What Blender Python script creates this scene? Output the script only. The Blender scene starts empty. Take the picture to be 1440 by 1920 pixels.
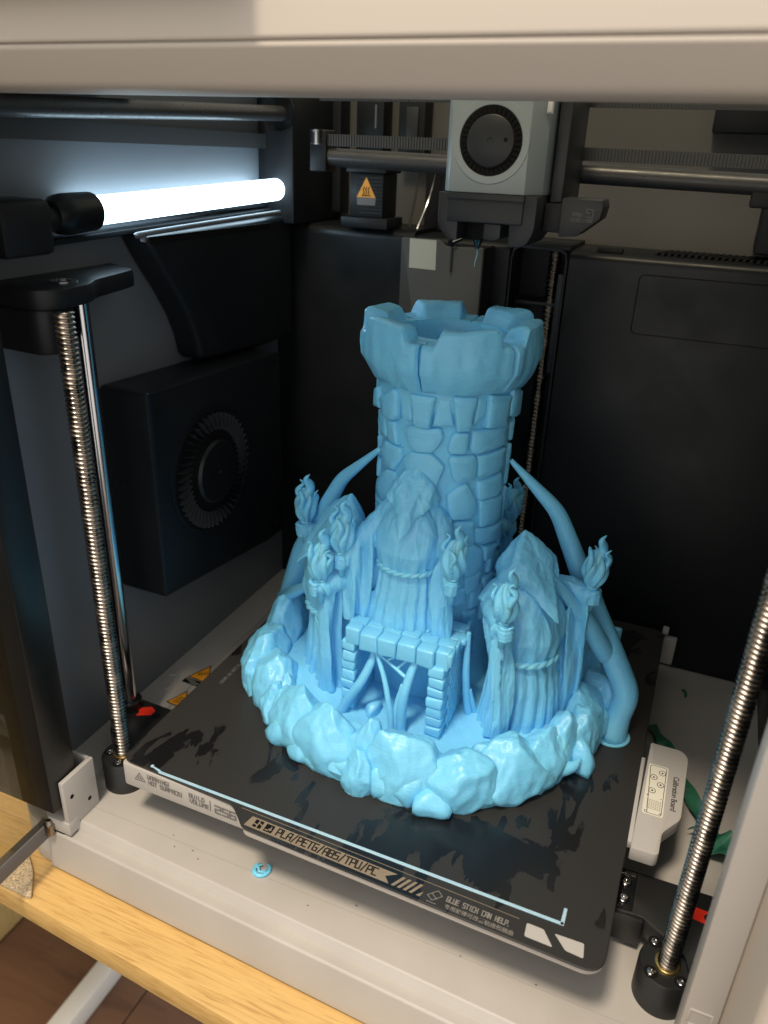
import bpy, bmesh, math, random
import numpy as np
from mathutils import Vector, Matrix, noise as mnoise
random.seed(7); np.random.seed(7)
C = bpy.context.scene.collection
scene = bpy.context.scene
S = 0.001                                    # everything below is written in millimetres
PI = math.pi
rad = math.radians

# ------------------------------------------------------------------ camera
cam_d = bpy.data.cameras.new('camera'); cam = bpy.data.objects.new('camera', cam_d); C.objects.link(cam)
cam.location = (245.9807*S, -245.3186*S, 300.7589*S)
R3 = (Matrix.Rotation(0.38410, 3, 'Z') @ Matrix.Rotation(1.13560, 3, 'X') @ Matrix.Rotation(0.04050, 3, 'Z'))
cam.rotation_euler = R3.to_euler()
cam_d.sensor_fit = 'VERTICAL'; cam_d.sensor_height = 7.56; cam_d.lens = 1450.47*7.56/1920
cam_d.clip_start = 0.005; cam_d.clip_end = 60
cam_d.dof.use_dof = True; cam_d.dof.focus_distance = 0.405; cam_d.dof.aperture_fstop = 2.2
scene.camera = cam

# ------------------------------------------------------------------ world, light, exposure
world = bpy.data.worlds.new('World'); scene.world = world; world.use_nodes = True
bg = world.node_tree.nodes['Background']
bg.inputs['Color'].default_value = (1.0, 0.955, 0.90, 1); bg.inputs['Strength'].default_value = 1.14
def area(name, loc, target, size, power, color):
    d = bpy.data.lights.new(name, 'AREA'); d.shape = 'DISK'; d.size = size*S; d.energy = power; d.color = color
    o = bpy.data.objects.new(name, d); C.objects.link(o)
    o.location = Vector(loc)*S
    o.rotation_euler = (Vector(target)-Vector(loc)).to_track_quat('-Z', 'Y').to_euler()
    return o
ROOM = area('ceiling_lamp', (40, -680, 1720), (130, 60, 0), 300, 31, (1.0, 0.84, 0.65))
scene.view_settings.view_transform = 'Standard'; scene.view_settings.look = 'None'
scene.view_settings.exposure = 0.0; scene.view_settings.gamma = 1
scene.cycles.use_denoising = True
scene.cycles.max_bounces = 8; scene.cycles.transparent_max_bounces = 12

# ------------------------------------------------------------------ materials
MAT = {}
def nodes(m): return m.node_tree.nodes, m.node_tree.links
def mat(name, col, rough=.5, metal=0., var=0., vscale=60., bump=0., bscale=800., spec=.5, coat=0., emit=None, sss=0., rvar=0., stretch=None):
    m = bpy.data.materials.new(name); m.use_nodes = True; N, L = nodes(m)
    p = N['Principled BSDF']
    p.inputs['Base Color'].default_value = (*col, 1); p.inputs['Roughness'].default_value = rough
    p.inputs['Metallic'].default_value = metal; p.inputs['Specular IOR Level'].default_value = spec
    p.inputs['Coat Weight'].default_value = coat
    tc = N.new('ShaderNodeTexCoord'); src = tc.outputs['Object']
    if stretch:
        mp = N.new('ShaderNodeMapping'); mp.inputs['Scale'].default_value = stretch; L.new(src, mp.inputs['Vector']); src = mp.outputs['Vector']
    if var or rvar:
        nz = N.new('ShaderNodeTexNoise'); nz.inputs['Scale'].default_value = vscale; nz.inputs['Detail'].default_value = 5
        L.new(src, nz.inputs['Vector'])
        if var:
            r = N.new('ShaderNodeValToRGB'); r.color_ramp.elements[0].position = .3; r.color_ramp.elements[1].position = .7
            r.color_ramp.elements[0].color = (*[c*(1-var) for c in col], 1); r.color_ramp.elements[1].color = (*[min(1, c*(1+var)) for c in col], 1)
            L.new(nz.outputs['Fac'], r.inputs['Fac']); L.new(r.outputs['Color'], p.inputs['Base Color'])
        if rvar:
            mr = N.new('ShaderNodeMapRange'); mr.inputs['From Min'].default_value = .3; mr.inputs['From Max'].default_value = .7
            mr.inputs['To Min'].default_value = max(0, rough-rvar); mr.inputs['To Max'].default_value = min(1, rough+rvar)
            L.new(nz.outputs['Fac'], mr.inputs['Value']); L.new(mr.outputs['Result'], p.inputs['Roughness'])
    if bump:
        b = N.new('ShaderNodeBump'); b.inputs['Strength'].default_value = bump; b.inputs['Distance'].default_value = .0004
        n2 = N.new('ShaderNodeTexNoise'); n2.inputs['Scale'].default_value = bscale; n2.inputs['Detail'].default_value = 3
        L.new(src, n2.inputs['Vector']); L.new(n2.outputs['Fac'], b.inputs['Height']); L.new(b.outputs['Normal'], p.inputs['Normal'])
    if emit:
        p.inputs['Emission Color'].default_value = (*emit[0], 1); p.inputs['Emission Strength'].default_value = emit[1]
    if sss:
        p.inputs['Subsurface Weight'].default_value = sss; p.inputs['Subsurface Radius'].default_value = (.15, .6, 1.0); p.inputs['Subsurface Scale'].default_value = .003
    MAT[name] = m
    return m
def pla(name, col):
    m = mat(name, col, rough=.33, sss=.40, spec=.5)
    N, L = nodes(m); p = N['Principled BSDF']
    tc = N.new('ShaderNodeTexCoord'); mp = N.new('ShaderNodeMapping'); mp.inputs['Scale'].default_value = (90, 90, 2600)
    L.new(tc.outputs['Object'], mp.inputs['Vector'])
    nz = N.new('ShaderNodeTexNoise'); nz.inputs['Scale'].default_value = 1.0; nz.inputs['Detail'].default_value = 2; L.new(mp.outputs['Vector'], nz.inputs['Vector'])
    n2 = N.new('ShaderNodeTexNoise'); n2.inputs['Scale'].default_value = 210; n2.inputs['Detail'].default_value = 4; L.new(tc.outputs['Object'], n2.inputs['Vector'])
    ad = N.new('ShaderNodeMath'); ad.operation = 'MULTIPLY_ADD'; L.new(n2.outputs['Fac'], ad.inputs[0]); ad.inputs[1].default_value = 2.2; L.new(nz.outputs['Fac'], ad.inputs[2])
    b = N.new('ShaderNodeBump'); b.inputs['Strength'].default_value = .5; b.inputs['Distance'].default_value = .0004
    L.new(ad.outputs[0], b.inputs['Height']); L.new(b.outputs['Normal'], p.inputs['Normal'])
    return m
pla('pla', (.205, .64, .97))
pla('pla_line', (.40, .62, .85))
mat('light_plastic', (.455, .435, .408), rough=.5, var=.06, vscale=24, rvar=.08, bump=.12, bscale=1500)
mat('light_plastic_smooth', (.455, .435, .412), rough=.42, var=.02, vscale=30)
mat('beam_plastic', (.55, .495, .435), rough=.55)
mat('black_plastic', (.010, .011, .013), rough=.45, spec=.28, bump=.15, bscale=2500, rvar=.06)
mat('black_gloss', (.007, .008, .009), rough=.34, spec=.3, rvar=.05)
mat('black_cast', (.014, .0145, .015), rough=.38, bump=.2, bscale=2200)
mat('panel_black', (.008, .0095, .0115), rough=.38, spec=.28, rvar=.12, vscale=26, bump=.12, bscale=2600)
mat('left_wall', (.165, .178, .195), rough=.45, metal=.3, rvar=.06, vscale=12)
mat('rod_steel', (.55, .55, .56), rough=.16, metal=1)
mat('screw_steel', (.30, .265, .23), rough=.28, metal=1, var=.35, rvar=.12, vscale=160)
mat('carbon_rod', (.05, .05, .052), rough=.35, rvar=.1, vscale=90, stretch=(1, 8, 8))
mat('belt_rubber', (.05, .052, .055), rough=.55)
mat('toolhead_grey', (.29, .335, .35), rough=.36, var=.02)
mat('toolhead_dark', (.028, .031, .035), rough=.42, spec=.35)
mat('white_wall', (.10, .095, .088), rough=.55, var=.05, vscale=15)
mat('sticker_pale', (.38, .40, .36), rough=.6)
mat('sticker_cream', (.78, .75, .64), rough=.5)
mat('seam', (.33, .31, .29), rough=.6)
mat('chute_led_lit', (.045, .047, .048), rough=.45)  # chute front lightened: the LED's light on it is put into the colour
mat('ink', (.007, .007, .007), rough=.6, spec=.12)
mat('ink_grey', (.16, .15, .15), rough=.6)
mat('print_gold', (.24, .19, .135), rough=.55, var=.06, vscale=200)
mat('print_grey', (.22, .20, .18), rough=.6)
mat('print_dim', (.09, .09, .09), rough=.6)
mat('yellow', (.85, .36, .02), rough=.45)
mat('red', (.85, .035, .012), rough=.4)
mat('led', (.9, .95, 1), rough=.5, emit=((.60, .84, 1.0), 8.5))
mat('green_strip', (.03, .16, .10), rough=.25, spec=.7, var=.3, vscale=120)
mat('grainy', (.52, .41, .26), rough=.8, var=.5, vscale=900, bump=.8, bscale=900)
mat('leg_metal', (.62, .62, .60), rough=.45)
mat('cable', (.02, .02, .02), rough=.45)
mat('brass', (.75, .55, .22), rough=.25, metal=1)

def wood(name, light, dark, scale, axis_scale):
    m = bpy.data.materials.new(name); m.use_nodes = True; N, L = nodes(m); p = N['Principled BSDF']
    tc = N.new('ShaderNodeTexCoord'); mp = N.new('ShaderNodeMapping'); mp.inputs['Scale'].default_value = axis_scale; L.new(tc.outputs['Object'], mp.inputs['Vector'])
    nz = N.new('ShaderNodeTexNoise'); nz.inputs['Scale'].default_value = scale; nz.inputs['Detail'].default_value = 8; nz.inputs['Roughness'].default_value = .62
    nz.inputs['Distortion'].default_value = .6; L.new(mp.outputs['Vector'], nz.inputs['Vector'])
    r = N.new('ShaderNodeValToRGB'); e = r.color_ramp.elements; e[0].position = .32; e[0].color = (*dark, 1); e[1].position = .66; e[1].color = (*light, 1)
    k = r.color_ramp.elements.new(.47); k.color = (*[a*.3+b*.7 for a, b in zip(dark, light)], 1)
    L.new(nz.outputs['Fac'], r.inputs['Fac']); L.new(r.outputs['Color'], p.inputs['Base Color'])
    b = N.new('ShaderNodeBump'); b.inputs['Strength'].default_value = .2; b.inputs['Distance'].default_value = .0003
    L.new(nz.outputs['Fac'], b.inputs['Height']); L.new(b.outputs['Normal'], p.inputs['Normal'])
    p.inputs['Roughness'].default_value = .42
    MAT[name] = m
wood('oak', (.66, .43, .155), (.44, .25, .075), 46, (.8, 14, 14))
wood('oak_upright', (.60, .46, .20), (.44, .31, .12), 30, (9, 9, 1))
wood('floor_wood', (.15, .075, .04), (.085, .04, .022), 7, (1, 8, 8))

def plate_material():
    m = mat('plate_black', (.030, .029, .028), rough=.5); N, L = nodes(m); p = N['Principled BSDF']
    tc = N.new('ShaderNodeTexCoord')
    def noise(sc, det=4, dist=0., st=(1, 1, 1)):
        mp = N.new('ShaderNodeMapping'); mp.inputs['Scale'].default_value = st; mp.inputs['Rotation'].default_value = (0, 0, .9); L.new(tc.outputs['Object'], mp.inputs['Vector'])
        n = N.new('ShaderNodeTexNoise'); n.inputs['Scale'].default_value = sc; n.inputs['Detail'].default_value = det; n.inputs['Distortion'].default_value = dist
        L.new(mp.outputs['Vector'], n.inputs['Vector']); return n.outputs['Fac']
    a = noise(38, 7, 1.4, (1, .6, 1)); b = noise(13, 2, .3); c = noise(75, 6, .9, (1, .3, 1))
    mx = N.new('ShaderNodeMath'); mx.operation = 'MULTIPLY'; L.new(a, mx.inputs[0]); L.new(b, mx.inputs[1])
    r = N.new('ShaderNodeValToRGB'); r.color_ramp.elements[0].position = .284; r.color_ramp.elements[1].position = .296
    L.new(mx.outputs[0], r.inputs['Fac'])
    m2 = N.new('ShaderNodeMath'); m2.operation = 'MULTIPLY'; L.new(c, m2.inputs[0]); L.new(b, m2.inputs[1])
    r2 = N.new('ShaderNodeValToRGB'); r2.color_ramp.elements[0].position = .312; r2.color_ramp.elements[1].position = .321
    L.new(m2.outputs[0], r2.inputs['Fac'])
    mm = N.new('ShaderNodeMath'); mm.operation = 'MAXIMUM'; L.new(r.outputs['Color'], mm.inputs[0]); L.new(r2.outputs['Color'], mm.inputs[1])
    cr = N.new('ShaderNodeMix'); cr.data_type = 'RGBA'; L.new(mm.outputs[0], cr.inputs['Factor'])
    cr.inputs['A'].default_value = (.023, .0215, .020, 1); cr.inputs['B'].default_value = (.0085, .0088, .0098, 1)
    L.new(cr.outputs['Result'], p.inputs['Base Color'])
    mr = N.new('ShaderNodeMapRange'); mr.inputs['To Min'].default_value = .5; mr.inputs['To Max'].default_value = .2
    L.new(mm.outputs[0], mr.inputs['Value']); L.new(mr.outputs['Result'], p.inputs['Roughness'])
    bp_ = N.new('ShaderNodeBump'); bp_.inputs['Strength'].default_value = .12; bp_.inputs['Distance'].default_value = .0002
    n3 = N.new('ShaderNodeTexNoise'); n3.inputs['Scale'].default_value = 2600; L.new(tc.outputs['Object'], n3.inputs['Vector'])
    L.new(n3.outputs['Fac'], bp_.inputs['Height']); L.new(bp_.outputs['Normal'], p.inputs['Normal'])
plate_material()
def glass_material():
    m = bpy.data.materials.new('tinted_glass'); m.use_nodes = True; N, L = nodes(m)
    for n in list(N):
        if n.type == 'BSDF_PRINCIPLED': N.remove(n)
    out = N['Material Output']; t = N.new('ShaderNodeBsdfTransparent'); t.inputs['Color'].default_value = (.72, .72, .67, 1)
    lw = N.new('ShaderNodeLayerWeight'); lw.inputs['Blend'].default_value = .5
    pw = N.new('ShaderNodeMath'); pw.operation = 'POWER'; pw.inputs[1].default_value = 4.5; L.new(lw.outputs['Facing'], pw.inputs[0])
    fm = N.new('ShaderNodeMath'); fm.operation = 'MULTIPLY_ADD'; fm.inputs[1].default_value = .6; fm.inputs[2].default_value = .05; L.new(pw.outputs[0], fm.inputs[0])
    g = N.new('ShaderNodeBsdfGlossy'); g.inputs['Roughness'].default_value = .02; g.inputs['Color'].default_value = (.9, .9, .9, 1)
    mx = N.new('ShaderNodeMixShader'); L.new(fm.outputs[0], mx.inputs['Fac']); L.new(t.outputs[0], mx.inputs[1]); L.new(g.outputs[0], mx.inputs[2])
    L.new(mx.outputs[0], out.inputs['Surface']); MAT['tinted_glass'] = m
glass_material()

# ------------------------------------------------------------------ object helpers
ORG = {}
def prop(o, label=None, cat=None, group=None, kind=None):
    if label: o['label'] = label
    if cat: o['category'] = cat
    if group: o['group'] = group
    if kind: o['kind'] = kind
    return o
def link(o, parent, org):
    C.objects.link(o); org = np.array(org, float); ORG[o.name] = org
    if parent: o.parent = parent; o.location = Vector((org-ORG[parent.name])*S)
    else: o.location = Vector(org*S)
    return o
def thing(name, loc, label, cat, group=None, parent=None):
    o = bpy.data.objects.new(name, None); o.empty_display_size = .01; link(o, parent, loc)
    return prop(o, label, cat, group)
def mk(name, geo, m, parent=None, smooth=40, bevel=0., segs=2, kind=None, label=None, org=None):
    V, F = geo; V = np.array(V, float)
    if org is None:
        org = (V.min(0)+V.max(0))/2; org[2] = V[:, 2].min()
    org = np.array(org, float)
    me = bpy.data.meshes.new(name)
    me.from_pydata(((V-org)*S).tolist(), [], [tuple(f) for f in F]); me.update()
    bm = bmesh.new(); bm.from_mesh(me)
    bmesh.ops.recalc_face_normals(bm, faces=bm.faces)
    if bevel:
        es = [e for e in bm.edges if len(e.link_faces) == 2 and e.calc_face_angle(0) > .5]
        bmesh.ops.bevel(bm, geom=es, offset=bevel*S, segments=segs, profile=.5, affect='EDGES', clamp_overlap=True)
    bm.to_mesh(me); bm.free()
    if smooth:
        me.polygons.foreach_set('use_smooth', [True]*len(me.polygons))
        if smooth < 180: me.set_sharp_from_angle(angle=rad(smooth))
    me.materials.append(MAT[m])
    o = bpy.data.objects.new(name, me); link(o, parent, org)
    if kind: o['kind'] = kind
    if label: o['label'] = label
    return o
def dupe(o, parent, org=None, rot=None):
    c = o.copy(); C.objects.link(c); c.parent = parent
    if org is not None:
        c.location = Vector((np.array(org, float)-ORG[parent.name])*S); ORG[c.name] = np.array(org, float)
    if rot is not None: c.rotation_euler = rot
    return c
# ------------------------------------------------------------------ shape helpers (V, F in mm)
def join(*gs):
    V = []; F = []
    for v, f in gs:
        k = len(V); V += [tuple(x) for x in v]; F += [tuple(i+k for i in q) for q in f]
    return V, F
def box(x0, x1, y0, y1, z0, z1):
    V = [(x, y, z) for z in (z0, z1) for y in (y0, y1) for x in (x0, x1)]
    return V, [(0, 2, 3, 1), (4, 5, 7, 6), (0, 1, 5, 4), (2, 6, 7, 3), (0, 4, 6, 2), (1, 3, 7, 5)]
def prism(poly, a0, a1, axis='z'):
    n = len(poly)
    def p(u, v, a): return {'z': (u, v, a), 'x': (a, u, v), 'y': (u, a, v)}[axis]
    V = [p(u, v, a0) for u, v in poly]+[p(u, v, a1) for u, v in poly]
    F = [tuple(range(n))[::-1], tuple(range(n, 2*n))]+[(i, (i+1) % n, n+(i+1) % n, n+i) for i in range(n)]
    return V, F
def rounded(poly, r, k=5):
    out = []; n = len(poly)
    rs = r if isinstance(r, (list, tuple)) else [r]*n
    for i in range(n):
        p = np.array(poly[i], float); a = np.array(poly[i-1], float); b = np.array(poly[(i+1) % n], float)
        if rs[i] <= 0: out.append(tuple(p)); continue
        da = a-p; db = b-p; la = np.linalg.norm(da); lb = np.linalg.norm(db); q = min(rs[i], la*.49, lb*.49)
        p0 = p+da/la*q; p1 = p+db/lb*q
        for j in range(k+1):
            t = j/k; out.append(tuple((1-t)**2*p0+2*t*(1-t)*p+t*t*p1))
    return out
def rrect(x0, x1, y0, y1, r, k=5): return rounded([(x0, y0), (x1, y0), (x1, y1), (x0, y1)], r, k)
def loft(rings, cap0=True, cap1=True, closed=True):
    n = len(rings[0]); V = [tuple(p) for r in rings for p in r]; F = []
    for i in range(len(rings)-1):
        for j in range(n if closed else n-1):
            F.append((i*n+j, i*n+(j+1) % n, (i+1)*n+(j+1) % n, (i+1)*n+j))
    if cap0: F.append(tuple(range(n))[::-1])
    if cap1: F.append(tuple(range((len(rings)-1)*n, len(rings)*n)))
    return V, F
def crom(P, k=8):
    P = [np.array(p, float) for p in P]
    if len(P) == 2: return [P[0]*(1-t)+P[1]*t for t in np.linspace(0, 1, k+1)]
    out = []; Q = [2*P[0]-P[1]]+P+[2*P[-1]-P[-2]]
    for i in range(1, len(Q)-2):
        for j in range(k):
            t = j/k; a, b, c, d = Q[i-1], Q[i], Q[i+1], Q[i+2]
            out.append(.5*((2*b)+(c-a)*t+(2*a-5*b+4*c-d)*t*t+(-a+3*b-3*c+d)*t**3))
    out.append(P[-1]); return out
def tube(P, R, n=12, k=8, straight=False, oval=1.0):
    pts = [np.array(p, float) for p in P] if straight else crom(P, k)
    m = len(pts)
    R = np.interp(np.linspace(0, 1, m), np.linspace(0, 1, len(R)), R) if hasattr(R, '__len__') else [R]*m
    rings = []; up = None
    for i, p in enumerate(pts):
        d = pts[min(i+1, m-1)]-pts[max(i-1, 0)]; d = d/(np.linalg.norm(d)+1e-9)
        if up is None:
            up = np.array([0, 0, 1.]) if abs(d[2]) < .9 else np.array([1., 0, 0])
        u = np.cross(d, up); u /= np.linalg.norm(u)+1e-9; v = np.cross(u, d); up = v
        rings.append([p+R[i]*(math.cos(t)*u+oval*math.sin(t)*v) for t in np.linspace(0, 2*PI, n, endpoint=False)])
    return loft(rings)
def kink(P, q=7.0, k=5):
    P = [np.array(p, float) for p in P]; out = [P[0]]
    for a, b, c in zip(P[:-2], P[1:-1], P[2:]):
        da = a-b; dc = c-b; la = np.linalg.norm(da); lc = np.linalg.norm(dc); w = min(q, .45*la, .45*lc)
        p0 = b+da/la*w; p1 = b+dc/lc*w
        out += [(1-t)**2*p0+2*t*(1-t)*b+t*t*p1 for t in np.linspace(0, 1, k+1)]
    out.append(P[-1])
    L_ = np.concatenate([[0], np.cumsum([np.linalg.norm(y-x) for x, y in zip(out[:-1], out[1:])])])
    s_ = np.linspace(0, L_[-1], 60); O = np.array(out)
    return [np.array([np.interp(t, L_, O[:, i]) for i in range(3)]) for t in s_]
def cyl(p0, p1, r, n=24, r1=None): return tube([p0, p1], [r, r if r1 is None else r1], n=n, straight=True)
def lathe(profile, center, n=48, axis='z', cap0=False, cap1=False):
    cx, cy, cz = center; rings = []
    for r, h in profile:
        ring = []
        for t in np.linspace(0, 2*PI, n, endpoint=False):
            c, s = r*math.cos(t), r*math.sin(t)
            ring.append({'z': (cx+c, cy+s, cz+h), 'y': (cx+c, cy+h, cz+s), 'x': (cx+h, cy+c, cz+s)}[axis])
        rings.append(ring)
    return loft(rings, cap0, cap1)
_ico = {}
def ico(level):
    if level not in _ico:
        b = bmesh.new(); bmesh.ops.create_icosphere(b, subdivisions=level, radius=1)
        _ico[level] = (np.array([v.co[:] for v in b.verts]), [tuple(v.index for v in f.verts) for f in b.faces]); b.free()
    return _ico[level]
def facet_rock(center, radii, seed, nf=16, p=16, level=4, rot=0., zmin=None, tilt=None, point=0.):
    rng = np.random.RandomState(seed); D, F = ico(level)
    N = rng.normal(size=(nf, 3)); N /= np.linalg.norm(N, axis=1)[:, None]
    d = rng.uniform(.78, 1.05, nf)
    N = np.vstack([N, np.eye(3), -np.eye(3)]); d = np.concatenate([d, [1.0]*6])
    q = np.maximum(D@N.T, 0)/d
    r = (np.sum(q**p, axis=1)+1e-9)**(-1/p)
    r *= 1+.012*np.sin(9*D[:, 0]+seed)*np.sin(8*D[:, 1]+2*seed)*np.sin(7*D[:, 2])
    V = D*r[:, None]
    if point: V[:, :2] *= (1-point*np.clip(V[:, 2], 0, 1)**1.3)[:, None]
    V = V*np.array(radii)
    if tilt is not None: V[:, :2] += np.outer(V[:, 2], tilt)
    c, s = math.cos(rot), math.sin(rot); V = V@np.array([[c, s, 0], [-s, c, 0], [0, 0, 1]])
    V = V+np.array(center)
    if zmin is not None: V[:, 2] = np.maximum(V[:, 2], zmin)
    return V, F
def remesh(name, geo, vox, m, parent, org, smooth_it=2, label=None):
    o = mk(name, geo, m, None, smooth=180, org=org)
    md = o.modifiers.new('r', 'REMESH'); md.mode = 'VOXEL'; md.voxel_size = vox*S; md.use_smooth_shade = True
    if smooth_it:
        sm = o.modifiers.new('s', 'SMOOTH'); sm.iterations = smooth_it; sm.factor = .5
    dg = bpy.context.evaluated_depsgraph_get(); me = bpy.data.meshes.new_from_object(o.evaluated_get(dg))
    old = o.data; o.modifiers.clear(); o.data = me; bpy.data.meshes.remove(old)
    me.polygons.foreach_set('use_smooth', [True]*len(me.polygons))
    if not me.materials: me.materials.append(MAT[m])
    if parent is not None:
        o.parent = parent; o.location = Vector((np.array(org, float)-ORG[parent.name])*S)
    if label: o['label'] = label
    return o
# ------------------------------------------------------------------ square technical lettering, drawn as flat strokes
GL = {'A': [[(0, 0), (0, 4.6), (1.2, 6), (4, 6), (4, 0)], [(0, 2.6), (4, 2.6)]], 'B': [[(0, 0), (0, 6), (3.4, 6), (4, 5.4), (4, 3.6), (3.4, 3.1), (4, 2.6), (4, 0), (0, 0)], [(0, 3.1), (3.4, 3.1)]],
      'C': [[(4, 6), (0, 6), (0, 0), (4, 0)]], 'D': [[(0, 0), (0, 6), (3, 6), (4, 5), (4, 1), (3, 0), (0, 0)]], 'E': [[(4, 6), (0, 6), (0, 0), (4, 0)], [(0, 3.1), (3.6, 3.1)]],
      'F': [[(4, 6), (0, 6), (0, 0)], [(0, 3.1), (3.6, 3.1)]], 'G': [[(4, 6), (0, 6), (0, 0), (4, 0), (4, 2.9), (2, 2.9)]], 'H': [[(0, 0), (0, 6)], [(4, 0), (4, 6)], [(0, 3.1), (4, 3.1)]],
      'I': [[(2, 0), (2, 6)]], 'K': [[(0, 0), (0, 6)], [(4, 6), (4, 4.4), (2.8, 3.1), (4, 1.8), (4, 0)], [(0, 3.1), (2.8, 3.1)]], 'L': [[(0, 6), (0, 0), (4, 0)]],
      'M': [[(0, 0), (0, 6), (2, 3.4), (4, 6), (4, 0)]], 'N': [[(0, 0), (0, 6), (4, 0), (4, 6)]], 'O': [[(0, 0), (0, 6), (4, 6), (4, 0), (0, 0)]],
      'P': [[(0, 0), (0, 6), (4, 6), (4, 2.7), (0, 2.7)]], 'R': [[(0, 0), (0, 6), (4, 6), (4, 2.9), (0, 2.9)], [(2, 2.9), (4, 0)]], 'S': [[(4, 6), (0, 6), (0, 3.1), (4, 3.1), (4, 0), (0, 0)]],
      'T': [[(0, 6), (4, 6)], [(2, 6), (2, 0)]], 'U': [[(0, 6), (0, 0), (4, 0), (4, 6)]], 'V': [[(0, 6), (0, 2), (2, 0), (4, 2), (4, 6)]], 'W': [[(0, 6), (0, 0), (2, 1.6), (4, 0), (4, 6)]],
      '/': [[(.6, -.6), (3.4, 6.6)]], '.': [[(0, 0), (.5, 0)]], '!': [[(1, 6), (1, 2)], [(1, .4), (1, -.1)]], '|': [[(2, -.3), (2, 6.3)]], '2': [[(0, 6), (4, 6), (4, 3.1), (0, 3.1), (0, 0), (4, 0)]],
      '5': [[(4, 6), (0, 6), (0, 3.1), (4, 3.1), (4, 0), (0, 0)]], '6': [[(4, 6), (0, 6), (0, 0), (4, 0), (4, 3.1), (0, 3.1)]], 'a': [], ' ': []}
ADV = {'.': 2, '!': 3.2, 'I': 5.4, ' ': 4}
def strokes(lines, o, u, v, n, w, off=.06):
    o = np.array(o, float); u = np.array(u, float); v = np.array(v, float); n = np.array(n, float); V = []; F = []; q = 0
    for ln in lines:
        for a, b in zip(ln[:-1], ln[1:]):
            a = np.array(a, float); b = np.array(b, float); d = b-a; L_ = np.linalg.norm(d)
            if L_ < 1e-6: continue
            d /= L_; e = np.array([-d[1], d[0]])*w/2; a2 = a-d*w/2; b2 = b+d*w/2; q += 1
            k = len(V)
            for c in (a2-e, b2-e, b2+e, a2+e): V.append(o+u*c[0]+v*c[1]+n*(off+.0012*(q % 9)))
            F.append((k, k+1, k+2, k+3))
    return V, F
def lettering(text, o, u, v, n, h, w=.13, off=.06, cw=1.0):
    ls = []; x = 0
    for ch in text:
        for g in GL.get(ch, []): ls.append([((x+a*cw)*h/6, b*h/6) for a, b in g])
        x += ADV.get(ch, 5.6)*(cw if ch != ' ' else 1)
    return strokes(ls, o, u, v, n, w*h, off)
def flat(name, pts, m, parent, off=(0, 0, .05)):
    V = [np.array(p, float)+np.array(off) for p in pts]; return mk(name, (V, [tuple(range(len(V)))]), m, parent, smooth=0)
def fonttext(name, body, o, u, v, n, size, m, parent, off=.06, shear=0., align='LEFT', spacing=1., bold=0.):
    cu = bpy.data.curves.new(name, 'FONT'); cu.body = body; cu.size = 1; cu.shear = shear; cu.space_character = spacing; cu.offset = bold
    t = bpy.data.objects.new('tmp_text', cu); C.objects.link(t)
    dg = bpy.context.evaluated_depsgraph_get(); me = bpy.data.meshes.new_from_object(t.evaluated_get(dg))
    P = np.array([w.co[:] for w in me.vertices]) if len(me.vertices) else np.zeros((0, 3)); F = [tuple(f.vertices) for f in me.polygons]
    bpy.data.objects.remove(t); bpy.data.meshes.remove(me); bpy.data.curves.remove(cu)
    if not len(P): return None
    o = np.array(o, float); u = np.array(u, float); v = np.array(v, float); n = np.array(n, float)
    return mk(name, ([o+u*a*size+v*b*size+n*off for a, b, _ in P], F), m, parent, smooth=0)

def crease(o, amp, sx, sz, seed, ridged=True):
    # sculpt cloth creases or chips: push vertices along their normals (mm)
    me = o.data; off = Vector((seed*13.1, seed*7.7, seed*3.3)); n = len(me.vertices)
    co = np.empty(n*3); me.vertices.foreach_get('co', co); co = co.reshape(-1, 3)
    no = np.array([v.normal[:] for v in me.vertices]); d = np.empty(n)
    for i, c in enumerate(co/S):
        a = mnoise.noise(Vector((c[0]*sx, c[1]*sx, c[2]*sz))+off); b = mnoise.noise(Vector((c[0]*sx*2.3, c[1]*sx*2.3, c[2]*sz*2.0))-off)
        d[i] = ((1-abs(a)*2.4)+.45*(1-abs(b)*2.4)-.8) if ridged else a+.5*b
    co = co+no*(d*amp*S)[:, None]
    me.vertices.foreach_set('co', co.ravel()); me.update()

def densify(o, lv):
    md = o.modifiers.new('d', 'SUBSURF'); md.subdivision_type = 'SIMPLE'; md.levels = lv; md.render_levels = lv
    dg = bpy.context.evaluated_depsgraph_get(); me = bpy.data.meshes.new_from_object(o.evaluated_get(dg))
    old = o.data; o.modifiers.clear(); o.data = me; bpy.data.meshes.remove(old)
    if not me.materials: me.materials.append(MAT['pla'])
    return o
# ================================================================== ROOM: floor, table, cabinet
t = thing('floor', (0, 0, -780), None, None); t['kind'] = 'structure'
k = 0
for i in range(-6, 7):
    for j in range(-3, 3):
        y0 = i*210+118; x0 = j*900+(i % 2)*420-300
        mk('floor_plank', box(x0+1, x0+899, y0+1, y0+209, -792, -780-.3*((i*7+j*3) % 4)), 'floor_wood', t, smooth=0, bevel=1.2, segs=1)
mk('floor_base', box(-1700, 1800, -2300, 2400, -800, -790), 'ink', t, smooth=0)
t = thing('table', (130, 150, -780), 'light oak board table with pale metal leg carrying the printer', 'table')
def skew_front(x): return -46.2-(x+50)*.062
tp = [(-420, skew_front(-420)), (520, skew_front(520)), (520, 480), (-420, 480)]
mk('tabletop', prism(tp, -92, -76.2), 'oak', t, bevel=1.2)
mk('apron_rail', box(-380, 480, 330, 350, -130, -93), 'leg_metal', t, bevel=2)
def leg(p0, p1, w):
    p0 = np.array(p0, float); p1 = np.array(p1, float); r = []
    for p in (p0, p1): r.append([p+np.array(q) for q in ((-w, -w, 0), (w, -w, 0), (w, w, 0), (-w, w, 0))])
    return loft(r)
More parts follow.
